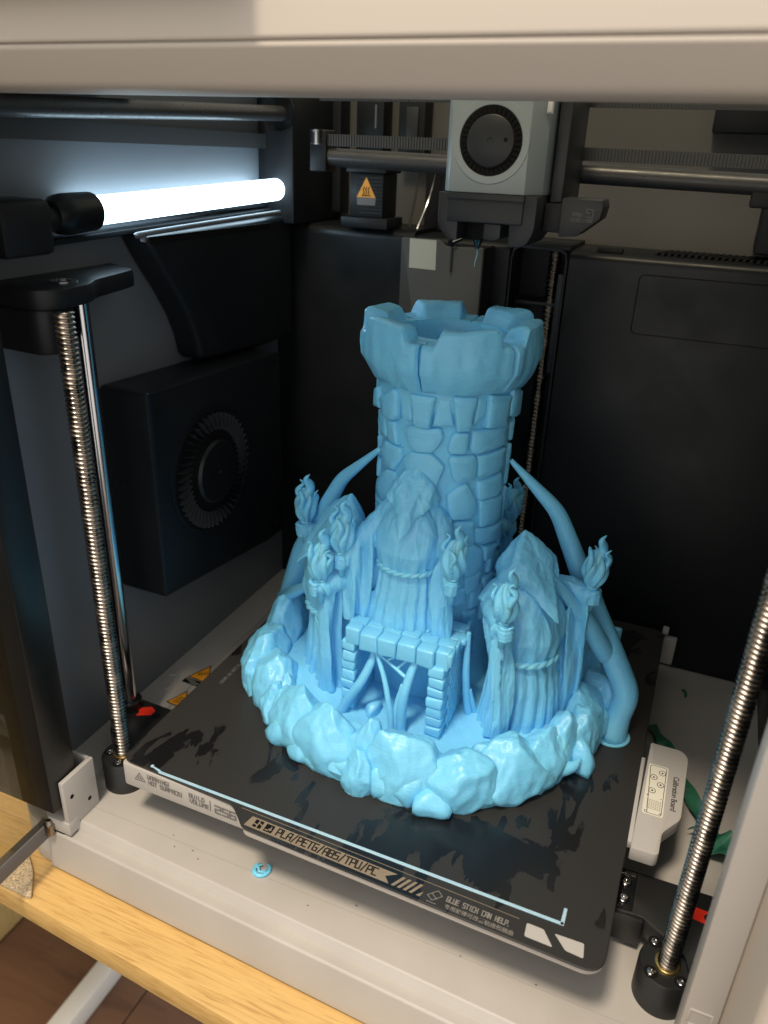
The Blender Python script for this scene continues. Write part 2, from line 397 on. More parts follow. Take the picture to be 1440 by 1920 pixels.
for x in (-358, 470):
    lg = mk('leg', box(x-18, x+18, 330, 390, -744, -93), 'leg_metal', t, bevel=3)
    mk('foot_bar', box(x-14, x+14, -160, 600, -779.5, -745), 'leg_metal', lg, bevel=3)
t = thing('wood_cabinet', (-520, 100, -780), 'pale wood cabinet side seen through the open glass door', 'cabinet')
mk('side_panel', box(-560, -540, -500, 800, -776, 500), 'oak_upright', t, bevel=1)
mk('plinth', box(-555, -542, -490, 790, -780, -776.2), 'ink', t)
o = mk('grainy_patch', prism(rounded([(-59, -22), (-45, -31.5), (-32.5, -45.3), (-60, -45.3)], 3), -76, -73.5), 'grainy', None, bevel=.8)  # thin speckled beige patch, tone and bump from fine noise
prop(o, 'speckled beige foam patch on the table under the glass door', 'mat')

# ================================================================== PRINTER HOUSING
P = thing('printer_enclosure', (130, 150, -76), 'open boxy desktop printer housing with light plastic frame and black chamber', '3d printer')
prof = [(330, -42), (-12.8, -42), (-13.7, -42.5), (-15.9, -47.4), (-21.6, -47.4), (-22.6, -48.2), (-24.6, -73), (-23.6, -75), (330, -76)]
b = prism(prof, -38, 335, 'x'); b = ([(x, y-.037*(x+38)*(y < -5), z) for x, y, z in b[0]], b[1])
base = mk('base_tray', b, 'light_plastic', P, smooth=25, bevel=.35)
mk('base_corner', prism(rounded([(-70, 330), (-70, -8), (-52, -21), (-38.2, -22), (-38.2, 330)], [0, 0, 10, 0, 0]), -75.6, -46), 'light_plastic', base, bevel=.6)
mk('corner_floor', box(-70, -38.2, 0, 330, -46, -42), 'light_plastic', base)
mk('floor_seam', strokes([[(-24, -3.2), (288, -3.2)]], (0, 0, -42), (1, 0, 0), (0, 1, 0), (0, 0, 1),   .22, .03), 'seam', base, smooth=0)
# little embossed loop in the tray floor
mk('moulded_loop', tube([(-56.1, 102, -42), (-58.4, 112.4, -42), (-56, 116, -42), (-52, 114.5, -42), (-50.2, 104, -42), (-52, 100.5, -42), (-56.1, 102, -42)], .9, n=8), 'light_plastic_smooth', base)
# L bracket at the front left
lb = mk('corner_bracket', join(box(-24.6, -21.6, -22, 1.2, -42, -9), box(-36, -24.6, -.8, 1.2, -42, -9)), 'light_plastic_smooth', P, bevel=.6)
for q in ((-17.5, -17.5), (-6, -29)): mk('bracket_hole', cyl((-21.7, q[0]+.5, q[1]-4), (-21.45, q[0]+.5, q[1]-4), 1.3), 'ink', lb)
mk('bracket_step', box(-36, -21.4, -22.5, -14.3, -45.7, -37), 'light_plastic_smooth', P, bevel=.5)
# front left post, black
mk('corner_post', box(-66, -24.9, -27.5, -8, -27, 345), 'black_gloss', P, bevel=1.5)
mk('post_foot', box(-66, -25.6, -14, -2, -46, -27.2), 'black_plastic', P, bevel=.8)
# walls
mk('left_wall', box(-70, -64, -7.8, 340, -41.9, 345), 'left_wall', P)
mk('right_wall', box(329, 335, -18, 340, -41.9, 345), 'panel_black', P)
bw = mk('back_wall', box(-64, 329, 338, 344, -41.9, 345), 'white_wall', P)
mk('top_cover', box(-70, 335, 111, 344, 356, 360), 'tinted_glass', P)
mk('top_rim', join(box(-70, -58, -20, 344, 345.2, 355), box(323, 335, -20, 344, 345.2, 355), box(-57.9, 322.9, 332, 344, 345.2, 355)), 'light_plastic', P, bevel=1)
# front beam: lower fascia, groove, upper fascia
fb = mk('front_beam', prism(rounded([(-17.5, 316.4), (-10, 315), (110, 322), (110, 327.9), (-25.6, 327.9), (-25.6, 326.6)], [2.5, 0, 0, 0, .5, .5]), -90, 345, 'x'), 'beam_plastic', P, bevel=.6)
mk('upper_fascia', prism(rounded([(-26.2, 328.2), (110, 328.2), (110, 372), (-26.2, 372)], [1.4, 0, 0, 3]), -90, 345, 'x'), 'beam_plastic', P, bevel=.6)
mk('unseen_shading_screen', prism(rounded([(-27.2, 342.5), (-37.5, 342.5), (-36, 420), (-27.2, 420)], [0, 1.5, 3, 0]), -80, 112, 'x'), 'black_gloss', P, bevel=1)  # unseen screen added to cast the shadow on the left of the fascia
# right front post: pale inner strip and the frame standing proud of it
rp = mk('right_post', join(box(287.8, 300.4, -25, -14, -44, 314.9)), 'light_plastic_smooth', P, bevel=1.0)
mk('post_lip', box(300.45, 309, -62, -14, -76, 314), 'beam_plastic', P, bevel=4, segs=4)
mk('post_outer', box(309.1, 340, -62, -14, -76, 314), 'beam_plastic', P, bevel=6, segs=4)
mk('catch_recess', join(box(289.6, 298, -25.5, -24.9, 4.0, 4.5), box(289.6, 290.1, -25.5, -24.9, 4.5, 12), box(297.5, 298, -25.5, -24.9, 4.5, 12), box(289.6, 298, -25.5, -24.9, 12, 12.5)), 'light_plastic_smooth', rp, bevel=.15, segs=1)
# back panels
lp = mk('left_back_panel', prism(rounded([(284, -41.5), (284, 252), (337, 252), (337, -41.5)], [0, 7, 0, 0]), -63.8, 46, 'x'), 'panel_black', P)
cp = mk('centre_back_panel', prism(rounded([(284, -41.5), (284, 249), (337, 249), (337, -41.5)], [0, 5, 0, 0]), 46.2, 114.5, 'x'), 'panel_black', P)
rb = mk('right_back_panel', prism(rounded([(284, -41.5), (284, 247.5), (337, 247.5), (337, -41.5)], [0, 6, 0, 0]), 154.5, 328.8, 'x'), 'panel_black', P)
mk('recess_back', box(114.7, 154.3, 322, 337, -41.5, 250), 'black_plastic', P)
mk('recess_lintel', box(114.7, 154.3, 285, 321.5, 247, 250.5), 'panel_black', P, bevel=.6)
mk('recess_frame', tube([(116.2, 284, -40), (116.2, 284, 240), (117.5, 284, 245.5), (121, 284, 247.6), (148, 284, 247.0), (151.6, 284, 245), (152.6, 284, 240), (152.6, 284, -40)], .8, n=8, straight=True), 'toolhead_dark', P)
mk('recess_shelf', box(117, 152, 300, 321.5, 208, 211), 'toolhead_dark', P, bevel=1)
mk('recess_bracket', box(147.5, 151.5, 288, 300, 165, 232), 'toolhead_dark', P, bevel=.6)
ring = rrect(199.6, 300, 200, 236.8, 4)
mk('access_panel_groove', tube([(a, 283.9, b_) for a, b_ in ring]+[(ring[0][0], 283.9, ring[0][1])], .35, n=6, straight=True), 'ink', rb)
for i in range(30):
    x = 205+i*4.0
    mk('vent_slat', prism([(x, 296), (x+1.8, 296), (x+9.8, 322), (x+8, 322)], 247.4, 249.3), 'black_plastic', rb, smooth=0)
mk('panel_clip', box(170, 186, 290, 298, 247.4, 250.5), 'black_plastic', rb, bevel=.6)
# purge chute with a dark funnel and a pale label
ch = mk('purge_chute', prism(rounded([(47, 250.3), (74, 250.3), (78.5, 246.6), (104, 247.6), (104, -41), (47, -41)], [2, 2, 2, 2, 0, 0]), 258, 261, 'y'), 'chute_led_lit', P, bevel=.9)
mk('chute_side', join(box(47, 49.5, 261.1, 283.9, -41, 249), box(101.5, 104, 261.1, 283.9, -41, 247)), 'panel_black', ch, bevel=.6)
mk('chute_floor', box(49.6, 101.4, 261.1, 283.9, 226, 229), 'ink', ch)
flat('chute_label', [(53.2, 257.9, 250), (71.8, 257.9, 249.9), (72.2, 257.9, 231.2), (53.4, 257.9, 231.4)], 'sticker_pale', ch, (0, -.06, 0))
wp = mk('wiper_post', tube([(83, 256.8, 244), (83, 256.6, 231), (83, 256.6, 246), (86, 256, 249.5)], .7, n=8), 'toolhead_dark', ch)
# dark machinery above the panels
mk('corner_housing', box(-63.8, -36, 262, 337.8, 252.3, 344), 'black_plastic', P, bevel=2)
for x0, x1, z0 in ((-58, -29.5, 258), (-17.2, 4.4, 300), (15.6, 35.6, 300)): mk('cable_column', box(x0, x1, 322, 337.8, z0, 344), 'black_plastic', P, bevel=1)
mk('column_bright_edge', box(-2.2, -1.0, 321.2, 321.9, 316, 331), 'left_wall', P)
mk('wire_cover', box(22, 31, 320.5, 321.8, 305, 330), 'cable', P, bevel=.5)
mk('gantry_motor_box', box(224, 262, 320, 337.8, 319, 344), 'black_plastic', P, bevel=1)
mk('right_cable_cover', box(262, 328, 300, 337.8, 252, 344), 'black_plastic', P, bevel=2)
mk('rear_black_board', box(36, 100, 330, 337.8, 250, 300), 'black_plastic', P)  # black board on the back wall behind the wires
for q in ([(36, 300, 252), (34, 318, 280), (37, 322, 310)], [(42, 300, 252), (45, 316, 275), (50, 322, 310)], [(30, 298, 252), (26, 300, 256), (20, 310, 254)]):
    mk('wire', tube(q, .9, n=8), 'rod_steel' if q[0][0] == 42 else 'cable', P)
# heated purge box with hazard sticker
hb = mk('hot_box', box(0.6, 25.6, 275, 300, 259.5, 287.5), 'black_plastic', P, bevel=.8)
mk('box_lid', box(-1.5, 27.5, 273.6, 302, 287.6, 291), 'black_plastic', hb, bevel=.6)
mk('box_flange', box(-5, 30, 273, 302, 252.2, 259.4), 'black_plastic', hb, bevel=.8)
for i in range(11): mk('box_rib', box(8, 25.4, 274.6, 275.05, 262+i*2.2, 263.1+i*2.2), 'black_plastic', hb, smooth=0)
mk('hazard_label', ([(6.6, 274.45, 267.4), (20, 274.45, 267.4), (20.6, 274.45, 272.2), (6.4, 274.45, 272.2)], [(0, 1, 2, 3)]), 'ink_grey', hb, smooth=0)
mk('hazard_triangle', ([(6.2, 274.4, 272.2), (20.4, 274.4, 272.2), (13.3, 274.4, 285)], [(0, 1, 2)]), 'yellow', hb, smooth=0)
mk('heat_symbol', join(*[strokes([[(a, 274.2), (a+.7, 275.5), (a, 277), (a+.7, 278.6)]], (0, 274.35, 0), (1, 0, 0), (0, 0, 1), (0, -1, 0), .6) for a in (11.2, 13, 14.8)], strokes([[(10.4, 273.4), (16.4, 273.4)]], (0, 274.35, 0), (1, 0, 0), (0, 0, 1), (0, -1, 0), .6)), 'ink', hb, smooth=0)
# left wall fittings: light bar, ledge, fan housing, duct
bar_a = np.array([-50, 80.5, 268.6]); bar_b = np.array([-50, 262.5, 274.4])
lbar = mk('light_bar', cyl(bar_a, bar_b, 7.0, 32), 'led', P)
mk('bar_end_cap', tube([(-50, 53, 267.8), (-50, 57, 267.9), (-50, 62, 268), (-50, 79, 268.5), (-50, 80.4, 268.55)], [6.5, 9.0, 9.6, 9.2, 7.6], n=28, straight=True), 'black_gloss', lbar)
mk('bar_backing', box(-63.9, -57, 60, 268, 262.5, 270), 'black_plastic', lbar, bevel=1)
mk('bar_shelf', prism([(55, 256.6), (272, 262.2), (272, 259.4), (55, 253.8)], -63.9, -52, 'x'), 'black_gloss', P, bevel=.5)
mk('hinge_block', box(-63.9, -40, 14, 44, 252, 276), 'black_plastic', P, bevel=3)
mk('cap_neck', cyl((-51, 44, 264.5), (-51, 53, 266.5), 6), 'black_plastic', P)
fh = mk('fan_housing', prism(rounded([(84, 46), (84, 176), (229, 171), (229, 30), (207, 30)], [3, 4, 6, 6, 3]), -63.9, -30, 'x'), 'panel_black', P, bevel=2)
cy, cz = 140, 111.5
mk('fan_bezel', lathe([(42.5, 0), (42.5, .9), (40, 1.3), (39, .6), (38.4, -9)], (-30, cy, cz), 64, 'x'), 'black_gloss', fh)
mk('fan_well', lathe([(38.4, .15), (.1, .15)], (-29.95, cy, cz), 64, 'x'), 'ink', fh)
mk('fan_hub', lathe([(21, 0), (21, 4), (19.5, 5.6), (.2, 6.2)], (-29.7, cy, cz), 48, 'x', cap1=True), 'black_gloss', fh)
mk('hub_pin', lathe([(1, 0), (1, .4)], (-23.7, cy, cz), 12, 'x', cap1=True), 'rod_steel', fh)
blade = None
for i in range(46):
    a = 2*PI*i/46
    V = []
    for rr, da in ((27, 0), (32, .10), (37.6, .13)):
        for xx in (-29.6, -25.5): V.append((xx, cy+rr*math.cos(a+da), cz+rr*math.sin(a+da)))
    mk('fan_blade', (V, [(0, 1, 3, 2), (2, 3, 5, 4)]), 'toolhead_dark', fh, smooth=180)
for q in ((88, 165), (216, 165), (216, 40)): mk('housing_screw', lathe([(2.2, 0), (2.2, .8), (.1, 1)], (-30, q[0]+4, q[1]), 16, 'x', cap1=True), 'ink', fh)
duct = [(274, 258), (112, 254.5), (118, 246), (128, 232), (138, 219), (147, 205), (153, 192), (156.5, 177.2), (229.5, 172), (274, 172)]
mk('air_duct', prism(duct, -63.9, -44, 'x'), 'panel_black', P, bevel=4, segs=4)
mk('duct_outlet_lip', tube([(-42.8, 108.5, 252.3), (-42.4, 109, 255.2), (-42, 113, 256.6), (-42, 243, 260.3), (-42.5, 246, 259.6)], 1.5, n=10), 'left_wall', P)
mk('duct_slot', box(-43.9, -43.2, 114, 242, 250.5, 254.2), 'ink', P)
# guide rods and upper brackets
br = mk('rod_bracket', prism(rounded([(-63.9, 18), (-30, 16), (-23.5, 24), (-24.5, 46), (-32, 57), (-36, 80), (-40, 95), (-63.9, 106)], [0, 5, 6, 7, 7, 8, 0, 0]), 231, 240, 'z'), 'black_plastic', P, bevel=1)
mk('rod_socket', prism(rounded([(-63.9, 20), (-33, 18), (-27, 26), (-27, 38), (-63.9, 46)], [0, 6, 6, 6, 0]), 210, 230.9, 'z'), 'black_plastic', br, bevel=1.5)
mk('socket_ring', lathe([(6.2, 240), (6.2, 240.8), (4.2, 240.9), (4.2, 240)], (-37, 42, 0), 32), 'rod_steel', br)
mk('guide_rod', cyl((-41.5, 55, -41.8), (-41.5, 55, 231), 4.4, 28), 'rod_steel', P)
mk('side_rail', cyl((-45, -10, 311.2), (-45, 279, 322.2), 4.6, 24), 'carbon_rod', P)
mk('rail_seat', lathe([(11, 0), (11, .8), (9.5, 1.2)], (-45, 260.5, 322.2), 40, 'y', cap1=True), 'black_gloss', P)
mk('side_belt', box(-63.8, -57, -5, 262, 300, 309), 'belt_rubber', P)
# stickers on the tray floor
def frame_tri(pts, inset):
    c = np.mean(pts, axis=0); return [tuple(c+(np.array(p)-c)*inset) for p in pts]
fl = lambda pts, dz: [(p[0], p[1], -42+dz) for p in pts]
t1 = [(-46.4, 118.6), (-38.6, 136.5), (-28.6, 117.4)]
st = mk('hazard_sticker', (fl(t1, .06), [(0, 1, 2)]), 'ink', P, smooth=0); mk('sticker_face', (fl(frame_tri(t1, .86), .10), [(0, 1, 2)]), 'yellow', st, smooth=0)
gear = []
for c in ((-39.6, 124.6), (-36.4, 126.6)):
    gear += [[(c[0]+1.3*math.cos(a), c[1]+1.3*math.sin(a)) for a in np.linspace(0, 2*PI, 13)]]
mk('gear_symbol', strokes(gear, (0, 0, -42), (1, 0, 0), (0, 1, 0), (0, 0, 1), .55, .13), 'ink', st, smooth=0)
lab = mk('caution_label', ([(-47, 112.2, -41.94), (-33, 111.6, -41.94), (-33, 117.4, -41.94), (-47, 117.6, -41.94)], [(0, 1, 2, 3)]), 'ink', P, smooth=0)
mk('caution_lines', strokes([[(-47.2, 116.3), (-38, 116)], [(-43, 114.8), (-34, 114.5)], [(-40.8, 113.3), (-35, 113)]], (0, 0, -41.94), (1, 0, 0), (0, 1, 0), (0, 0, 1), .55, .03), 'sticker_pale', lab, smooth=0)
t2 = [(-43, 89.2), (-36.4, 105.4), (-27, 88)]
st = mk('hazard_sticker', (fl(t2, .06), [(0, 1, 2)]), 'ink', P, smooth=0); mk('sticker_face', (fl(frame_tri(t2, .86), .10), [(0, 1, 2)]), 'yellow', st, smooth=0)
mk('heat_symbol', strokes([[(-39.2+d, 91.5), (-38+d, 93.5), (-37.8+d, 95.5), (-36.2+d, 97.8)] for d in (0, 1.8, 3.6)], (0, 0, -42), (1, 0, 0), (0, 1, 0), (0, 0, 1), .5, .13), 'ink', st, smooth=0)
# hinge and open glass door
hg = mk('door_hinge', join(cyl((-34.5, -24, -47.4), (-34.5, -24, -40.5), 2.8), cyl((-34.5, -24, -40.5), (-34.5, -24, -38.0), 2.2, r1=1.2)), 'screw_steel', P)
mk('hinge_recess', cyl((-27.8, -19, -47.39), (-27.8, -19, -47.2), 2.9), 'ink', P)
mk('hinge_plate', prism(rounded([(-37, -22), (-27.5, -22), (-26, -17), (-32, -16.2), (-37, -16.2)], 1), -47.39, -46), 'black_plastic', P)
mk('hinge_screw', lathe([(1.3, 0), (1.2, .6), (.1, .9)], (-27.8, -19, -47.2), 16, cap1=True), 'rod_steel', P)
dr = mk('door_pane', box(-40.2, -36.4, -420, -22.5, -41, 322), 'tinted_glass', P)
mk('door_bottom_rail', box(-41, -35.6, -420, -21.5, -51, -41.1), 'ink_grey', dr, bevel=.6)
mk('door_handle', box(-35.9, -26, -395, -389, 110, 190), 'black_plastic', dr, bevel=1)

# ================================================================== LEAD SCREWS
def screw_geo(x, y, z0, z1, r=4.5, pitch=2.55, n=28, k=8):
    h = z1-z0; m = int(h/pitch*k); rings = []
    for i in range(m+1):
        z = z0+h*i/m; ring = []
        for j in range(n):
            t = 2*PI*j/n; ph = (z/pitch+j/n) % 1.0
            rr = r-1.15*(0.5+.5*math.cos(2*PI*ph))**1.1
            ring.append((x+rr*math.cos(t), y+rr*math.sin(t), z))
        rings.append(ring)
    return loft(rings)
def lead_screw(x, y, z0, z1, label, pitch=2.55, r=4.5):
    s = thing('lead_screw', (x, y, z0), label, 'lead screw', 'threaded rods that lift the bed')
    mk('threaded_rod', screw_geo(x, y, z0, z1, r, pitch), 'screw_steel', s, smooth=180)
    mk('brass_nut', lathe([(5.6, 0), (5.6, 1.2), (5.0, 1.5), (4.2, 1.5)], (x, y, z0), 32), 'brass', s)
lead_screw(-19.3, 21.6, -22, 231, 'left threaded rod rising beside the polished rod at the front left corner', 2.3, 4.7)
lead_screw(284.3, 17.7, -22, 312, 'right threaded rod rising in front of the green strips at the front right corner', 2.2, 4.4)
lead_screw(141.5, 304, -40, 246, 'dark threaded rod standing in the recess of the back wall', 2.9)

# ================================================================== GANTRY
G = thing('gantry_bar', (120, 240, 290), 'black round cross bar with toothed belts behind the grey tool head', 'gantry')
mk('cross_rod', cyl((3, 240, 296.6), (328, 240, 291.2), 5.4, 28), 'carbon_rod', G)
mk('rod_end', box(-8, 3.5, 233, 248, 288, 312), 'black_plastic', G, bevel=1)
def belt(x0, x1, z0, z1, y, h):
    gs = [([(x0, y, z0), (x1, y, z1), (x1, y, z1+h), (x0, y, z0+h), (x0, y+1, z0), (x1, y+1, z1), (x1, y+1, z1+h), (x0, y+1, z0+h)], [(0, 1, 2, 3), (4, 5, 6, 7), (3, 2, 6, 7), (0, 1, 5, 4)])]
    n = int((x1-x0)/1.8)
    for i in range(n):
        x = x0+i*1.8; z = z0+(z1-z0)*(x-x0)/(x1-x0)
        gs.append(box(x, x+.95, y-.8, y+.1, z+.1, z+h-.1))
    return join(*gs)
mk('toothed_belt', belt(1, 100, 303, 302.6, 236, 6.8), 'belt_rubber', G, smooth=0)
mk('toothed_belt', belt(150, 328, 300.6, 299.0, 236, 6.8), 'belt_rubber', G, smooth=0)
mk('toothed_belt', belt(-2, 100, 328, 328.2, 236, 6.8), 'belt_rubber', G, smooth=0)
mk('toothed_belt', belt(150, 328, 327, 326.5, 236, 6.8), 'belt_rubber', G, smooth=0)
mk('idler_pulley', lathe([(4.2, 303.6), (4.2, 304.3), (3, 304.5), (3, 311), (4.2, 311.2), (4.2, 311.9)], (-3, 232.5, 0), 32, cap0=True, cap1=True), 'rod_steel', G)
mk('bar_carriage', box(253, 270, 236, 252, 281, 290), 'black_plastic', G, bevel=1)

# ================================================================== TOOL HEAD
T = thing('tool_head', (127, 190, 262), 'grey print head with round fan face and black lower shroud', 'print head')
sh = [(104, 173), (108.5, 165), (148.3, 165), (155.2, 176), (157, 214), (104, 214)]
mk('shell', prism(sh, 283.6, 352), 'toolhead_grey', T, bevel=.5)
mk('rear_body', box(103, 160, 214.1, 234, 275, 352), 'toolhead_dark', T, bevel=1)
mk('side_body', box(157.1, 163.5, 186, 233, 280, 352), 'toolhead_dark', T, bevel=1)
fx, fz, fy = 129, 307.6, 165
mk('fan_bevel', lathe([(19.6, 0), (19.4, -.35), (16.2, -.3), (15.6, .6), (15.6, 1.5)], (fx, fy, fz), 64, 'y'), 'toolhead_grey', T)
mk('fan_slot', lathe([(15.9, -.25), (.1, -.25)], (fx, fy, fz), 64, 'y'), 'ink', T)
mk('fan_hub', lathe([(11.9, -.2), (11.9, -1.0), (11.4, -1.35), (1.6, -1.4), (1.4, -1.1), (.2, -1.1)], (fx, fy, fz), 48, 'y', cap1=True), 'toolhead_dark', T)
mk('hub_dot', lathe([(1.0, -1.42), (.1, -1.44)], (fx+7.8, fy, fz+.8), 16, 'y'), 'ink', T)
for i in range(36):
    a = 2*PI*i/36; c, s = math.cos(a), math.sin(a)
    mk('fan_blade', ([(fx+12.6*c, fy-.3, fz+12.6*s), (fx+15.3*c-.5*s, fy-.3, fz+15.3*s+.5*c), (fx+15.3*c-.9*s, fy-.75, fz+15.3*s+.9*c), (fx+12.6*c-.4*s, fy-.75, fz+12.6*s+.4*c)], [(0, 1, 2, 3)]), 'ink', T, smooth=0)
lo = mk('lower_shroud', prism(rounded([(109, 283.4), (149, 283.4), (149, 269.5), (109, 269.5)], [0, 0, 1, 1]), 163.2, 196, 'y'), 'toolhead_dark', T, bevel=.7)
mk('shroud_lip', box(108.8, 149.2, 162.6, 163.6, 280.3, 283.4), 'toolhead_dark', lo, bevel=.4)
mk('cheek', prism(rounded([(103.6, 283.4), (108.8, 283.4), (115, 269.3), (115, 259), (111, 259.5), (103.8, 267)], [0, 0, 0, 3, 3, 4]), 164.5, 205, 'y'), 'toolhead_dark', T, bevel=.6)
mk('cheek', prism(rounded([(149.2, 283.4), (155.6, 283.4), (155.4, 266), (151, 259), (142.5, 258.6), (142.5, 269.3)], [0, 0, 5, 3, 1, 0]), 164.5, 205, 'y'), 'toolhead_dark', T, bevel=.6)
mk('duct_block', prism(rounded([(129, 269.4), (138, 269.4), (138, 262.5), (135, 261), (129, 261.6)], 1), 165, 196, 'y'), 'toolhead_dark', T, bevel=.5)
mk('hot_end', box(116, 127, 176, 198, 260, 269.4), 'ink', T, bevel=1)
mk('nozzle', cyl((121.5, 182, 260), (121.5, 182, 254.5), 3.2, 20, r1=.8), 'screw_steel', T)
mk('cutter_pin', tube([(112.5, 163.5, 258.6), (116.5, 168, 260.8)], 1.2, n=12, straight=True), 'rod_steel', T)
mk('pin_knob', cyl((112.1, 163.1, 258.3), (112.9, 163.9, 258.8), 1.8, 16), 'ink', T)
ld = mk('scanner_pod', prism([(166, 283.2), (185.4, 283.2), (186.6, 279.8), (185.6, 274.2), (175, 265.6), (166, 264.8)], 174, 196, 'y'), 'toolhead_dark', T, bevel=.5)
mk('pod_arm', box(155.8, 165.9, 182, 198, 266, 280), 'black_plastic', T, bevel=.6)
mk('pod_marking', join(lettering('MICRO LIDAR', (171.4, 173.9, 272.6), (1, 0, 0), (0, 0, 1), (0, -1, 0), 1.5, .2, .12, .72), lettering('BAMBU', (172.0, 173.9, 275.2), (1, 0, 0), (0, 0, 1), (0, -1, 0), 1.5, .2, .12, .72), strokes([[(179, 275), (182, 275), (182, 278.6), (178.8, 278.6), (178.8, 277), (180.4, 277)]], (0, 173.9, 0), (1, 0, 0), (0, 0, 1), (0, -1, 0), .5, .12)), 'print_dim', ld, smooth=0)
mk('cable_plug', join(box(153.6, 156.6, 172.2, 174, 320.5, 332), box(154, 156.2, 171.7, 172.2, 321, 326)), 'leg_metal', T, bevel=.3)
o = mk('filament_string', tube([(121.6, 182, 254.4), (122.3, 180, 254.6), (122.8, 178.6, 252), (122.1, 178.4, 248.5), (122.0, 178.3, 246)], [.25, .3, .36, .3, .25], n=8), 'pla_line', None)
prop(o, 'thin pale blue plastic string hanging below the print head', 'filament')

# ================================================================== HEATED BED
H = thing('heated_bed', (128, 130, -46), 'light grey heated bed on black cast arms under the build plate', 'print bed')
mk('bed_body', prism(rrect(1.5, 258.2, .6, 262.5, 6), -17, -1.35), 'black_plastic', H, bevel=1)
ap = mk('front_apron', prism(rounded([(1, 4), (1, -1.4), (252, -2.2), (258.4, 4)], [0, 4, 6, 0]), -16.2, -1.5), 'light_plastic_smooth', H, bevel=.8)
mk('front_lip', prism(rounded([(79, -2.5), (84, -12.6), (252, -15.4), (257.4, -11), (257.8, -2.5)], [0, 3, 5, 5, 0]), -5.6, -1.4), 'light_plastic_smooth', H, bevel=.8)
ny = (0, -1, 0); ux = (1, -.0032, 0); uz = (0, 0, 1)
mk('bed_lettering', join(lettering('WARNING!', (18.2, -1.55, -6.0), ux, uz, ny, 2.6, .2, .1, .78), lettering('HOT SURFACE!', (18.6, -1.6, -9.8), ux, uz, ny, 2.6, .2, .1, .78),
    lettering('BUILD', (44.6, -1.66, -7.4), ux, uz, ny, 2.5, .2, .1, .85), lettering('VOLUME', (45, -1.7, -11), ux, uz, ny, 2.5, .2, .1, .85), lettering('|', (56.6, -1.75, -11.2), ux, uz, ny, 6, .08, .1, .5),
    lettering('256', (60.6, -1.76, -11.4), ux, uz, ny, 4.8, .19, .1, 1.0),
    strokes([[(9.6, -9.6), (16.2, -9.2), (12.8, -4.2), (9.6, -9.6)], [(11.6, -8.4), (12.2, -7.2), (11.7, -6.4)], [(12.8, -8.4), (13.4, -7.2), (12.9, -6.4)], [(14, -8.3), (14.4, -7.5)]], (0, -1.5, 0), ux, uz, ny, .45, .1)), 'ink_grey', ap, smooth=0)
for x, w in ((88, 5), (228, 7)): mk('bed_clip', box(x, x+w, -9, -3, -8.6, -5.7), 'light_plastic_smooth', H, bevel=.6)
mk('rear_clip', join(box(260, 268.5, 262.8, 268, -27, -6), box(258, 262, 262.8, 268, -3, 1)), 'light_plastic_smooth', H, bevel=.5)
def arm(pts, hx, hy, screws):
    a = mk('support_arm', prism(rounded(pts, 2.5), -31, -20), 'black_cast', H, bevel=.8)
    mk('nut_housing', lathe([(12.6, -47.2), (12.6, -45.5), (12.2, -44), (12.2, -22.8), (11.6, -22), (5.4, -22), (5.4, -23)], (hx, hy, 0), 56, cap0=True), 'black_cast', a)
    for s_ in screws:
        mk('housing_screw', lathe([(2.0, -22), (2.0, -21.3), (1.5, -21.0), (.9, -21.0), (.8, -21.5), (.1, -21.5)], (hx+s_[0], hy+s_[1], 0), 20, cap1=True), 'rod_steel', a)
        mk('screw_well', lathe([(3.1, -21.9), (2.1, -21.85)], (hx+s_[0], hy+s_[1], 0), 20), 'ink', a)
    return a
aR = arm([(254, 61), (326, 63), (326, 8), (296, 6), (291, 24), (271, 36), (254, 34)], 284.3, 17.7, ((-6, 9.0), (-6.4, -6.8), (6.4, -6.4), (6.6, 8.6)))
aL = arm([(-47, 64), (1.3, 63), (1.3, 26), (-10, 22), (-26, 24), (-40, 34)], -19.3, 21.6, ((-7.5, -2.5), (2.5, -7.6), (7.2, 4), (-3, 8)))
mk('arm_front_face', box(254, 272, 33.2, 36, -37, -20.4), 'black_cast', aR, bevel=.5)
cl = mk('level_plate', box(257.6, 266.4, 36.5, 58.5, -19.9, -18.6), 'black_gloss', aR, bevel=.4)
mk('plate_slot', box(258.4, 266, 55, 57.6, -18.6, -17.2), 'rod_steel', cl, bevel=.4)
for q in ((261.6, 51), (261.6, 41)): mk('level_screw', lathe([(2.8, -18.6), (2.8, -17.2), (2.2, -16.8), (1, -16.8), (.9, -17.6), (.1, -17.6)], (q[0], q[1], 0), 24, cap1=True), 'rod_steel', cl)
mk('arrow_sticker', ([(x, y, -19.93) for x, y in ((-37, 54.7), (-29.1, 60.2), (-24.5, 57.9), (-24.6, 53.4), (-32.7, 49), (-32.7, 52.9))], [(0, 1, 2, 3, 4, 5)]), 'red', aL, smooth=0)
mk('arrow_sticker', ([(x, y, -19.93) for x, y in ((293, 52), (300.3, 51.7), (297.8, 48.4), (299.4, 44.2), (292, 44.9))], [(0, 1, 2, 3, 4)]), 'red', aR, smooth=0)
mk('arm_hole', lathe([(2.6, -19.95), (1.9, -19.9), (.1, -19.9)], (-20.7, 54.1, 0), 24), 'black_gloss', aL)
mk('rod_collar', lathe([(7.4, -20), (7.4, -14.5), (6.4, -13.8), (4.6, -13.8), (4.6, -20)], (-41.5, 55, 0), 36), 'black_gloss', aL)

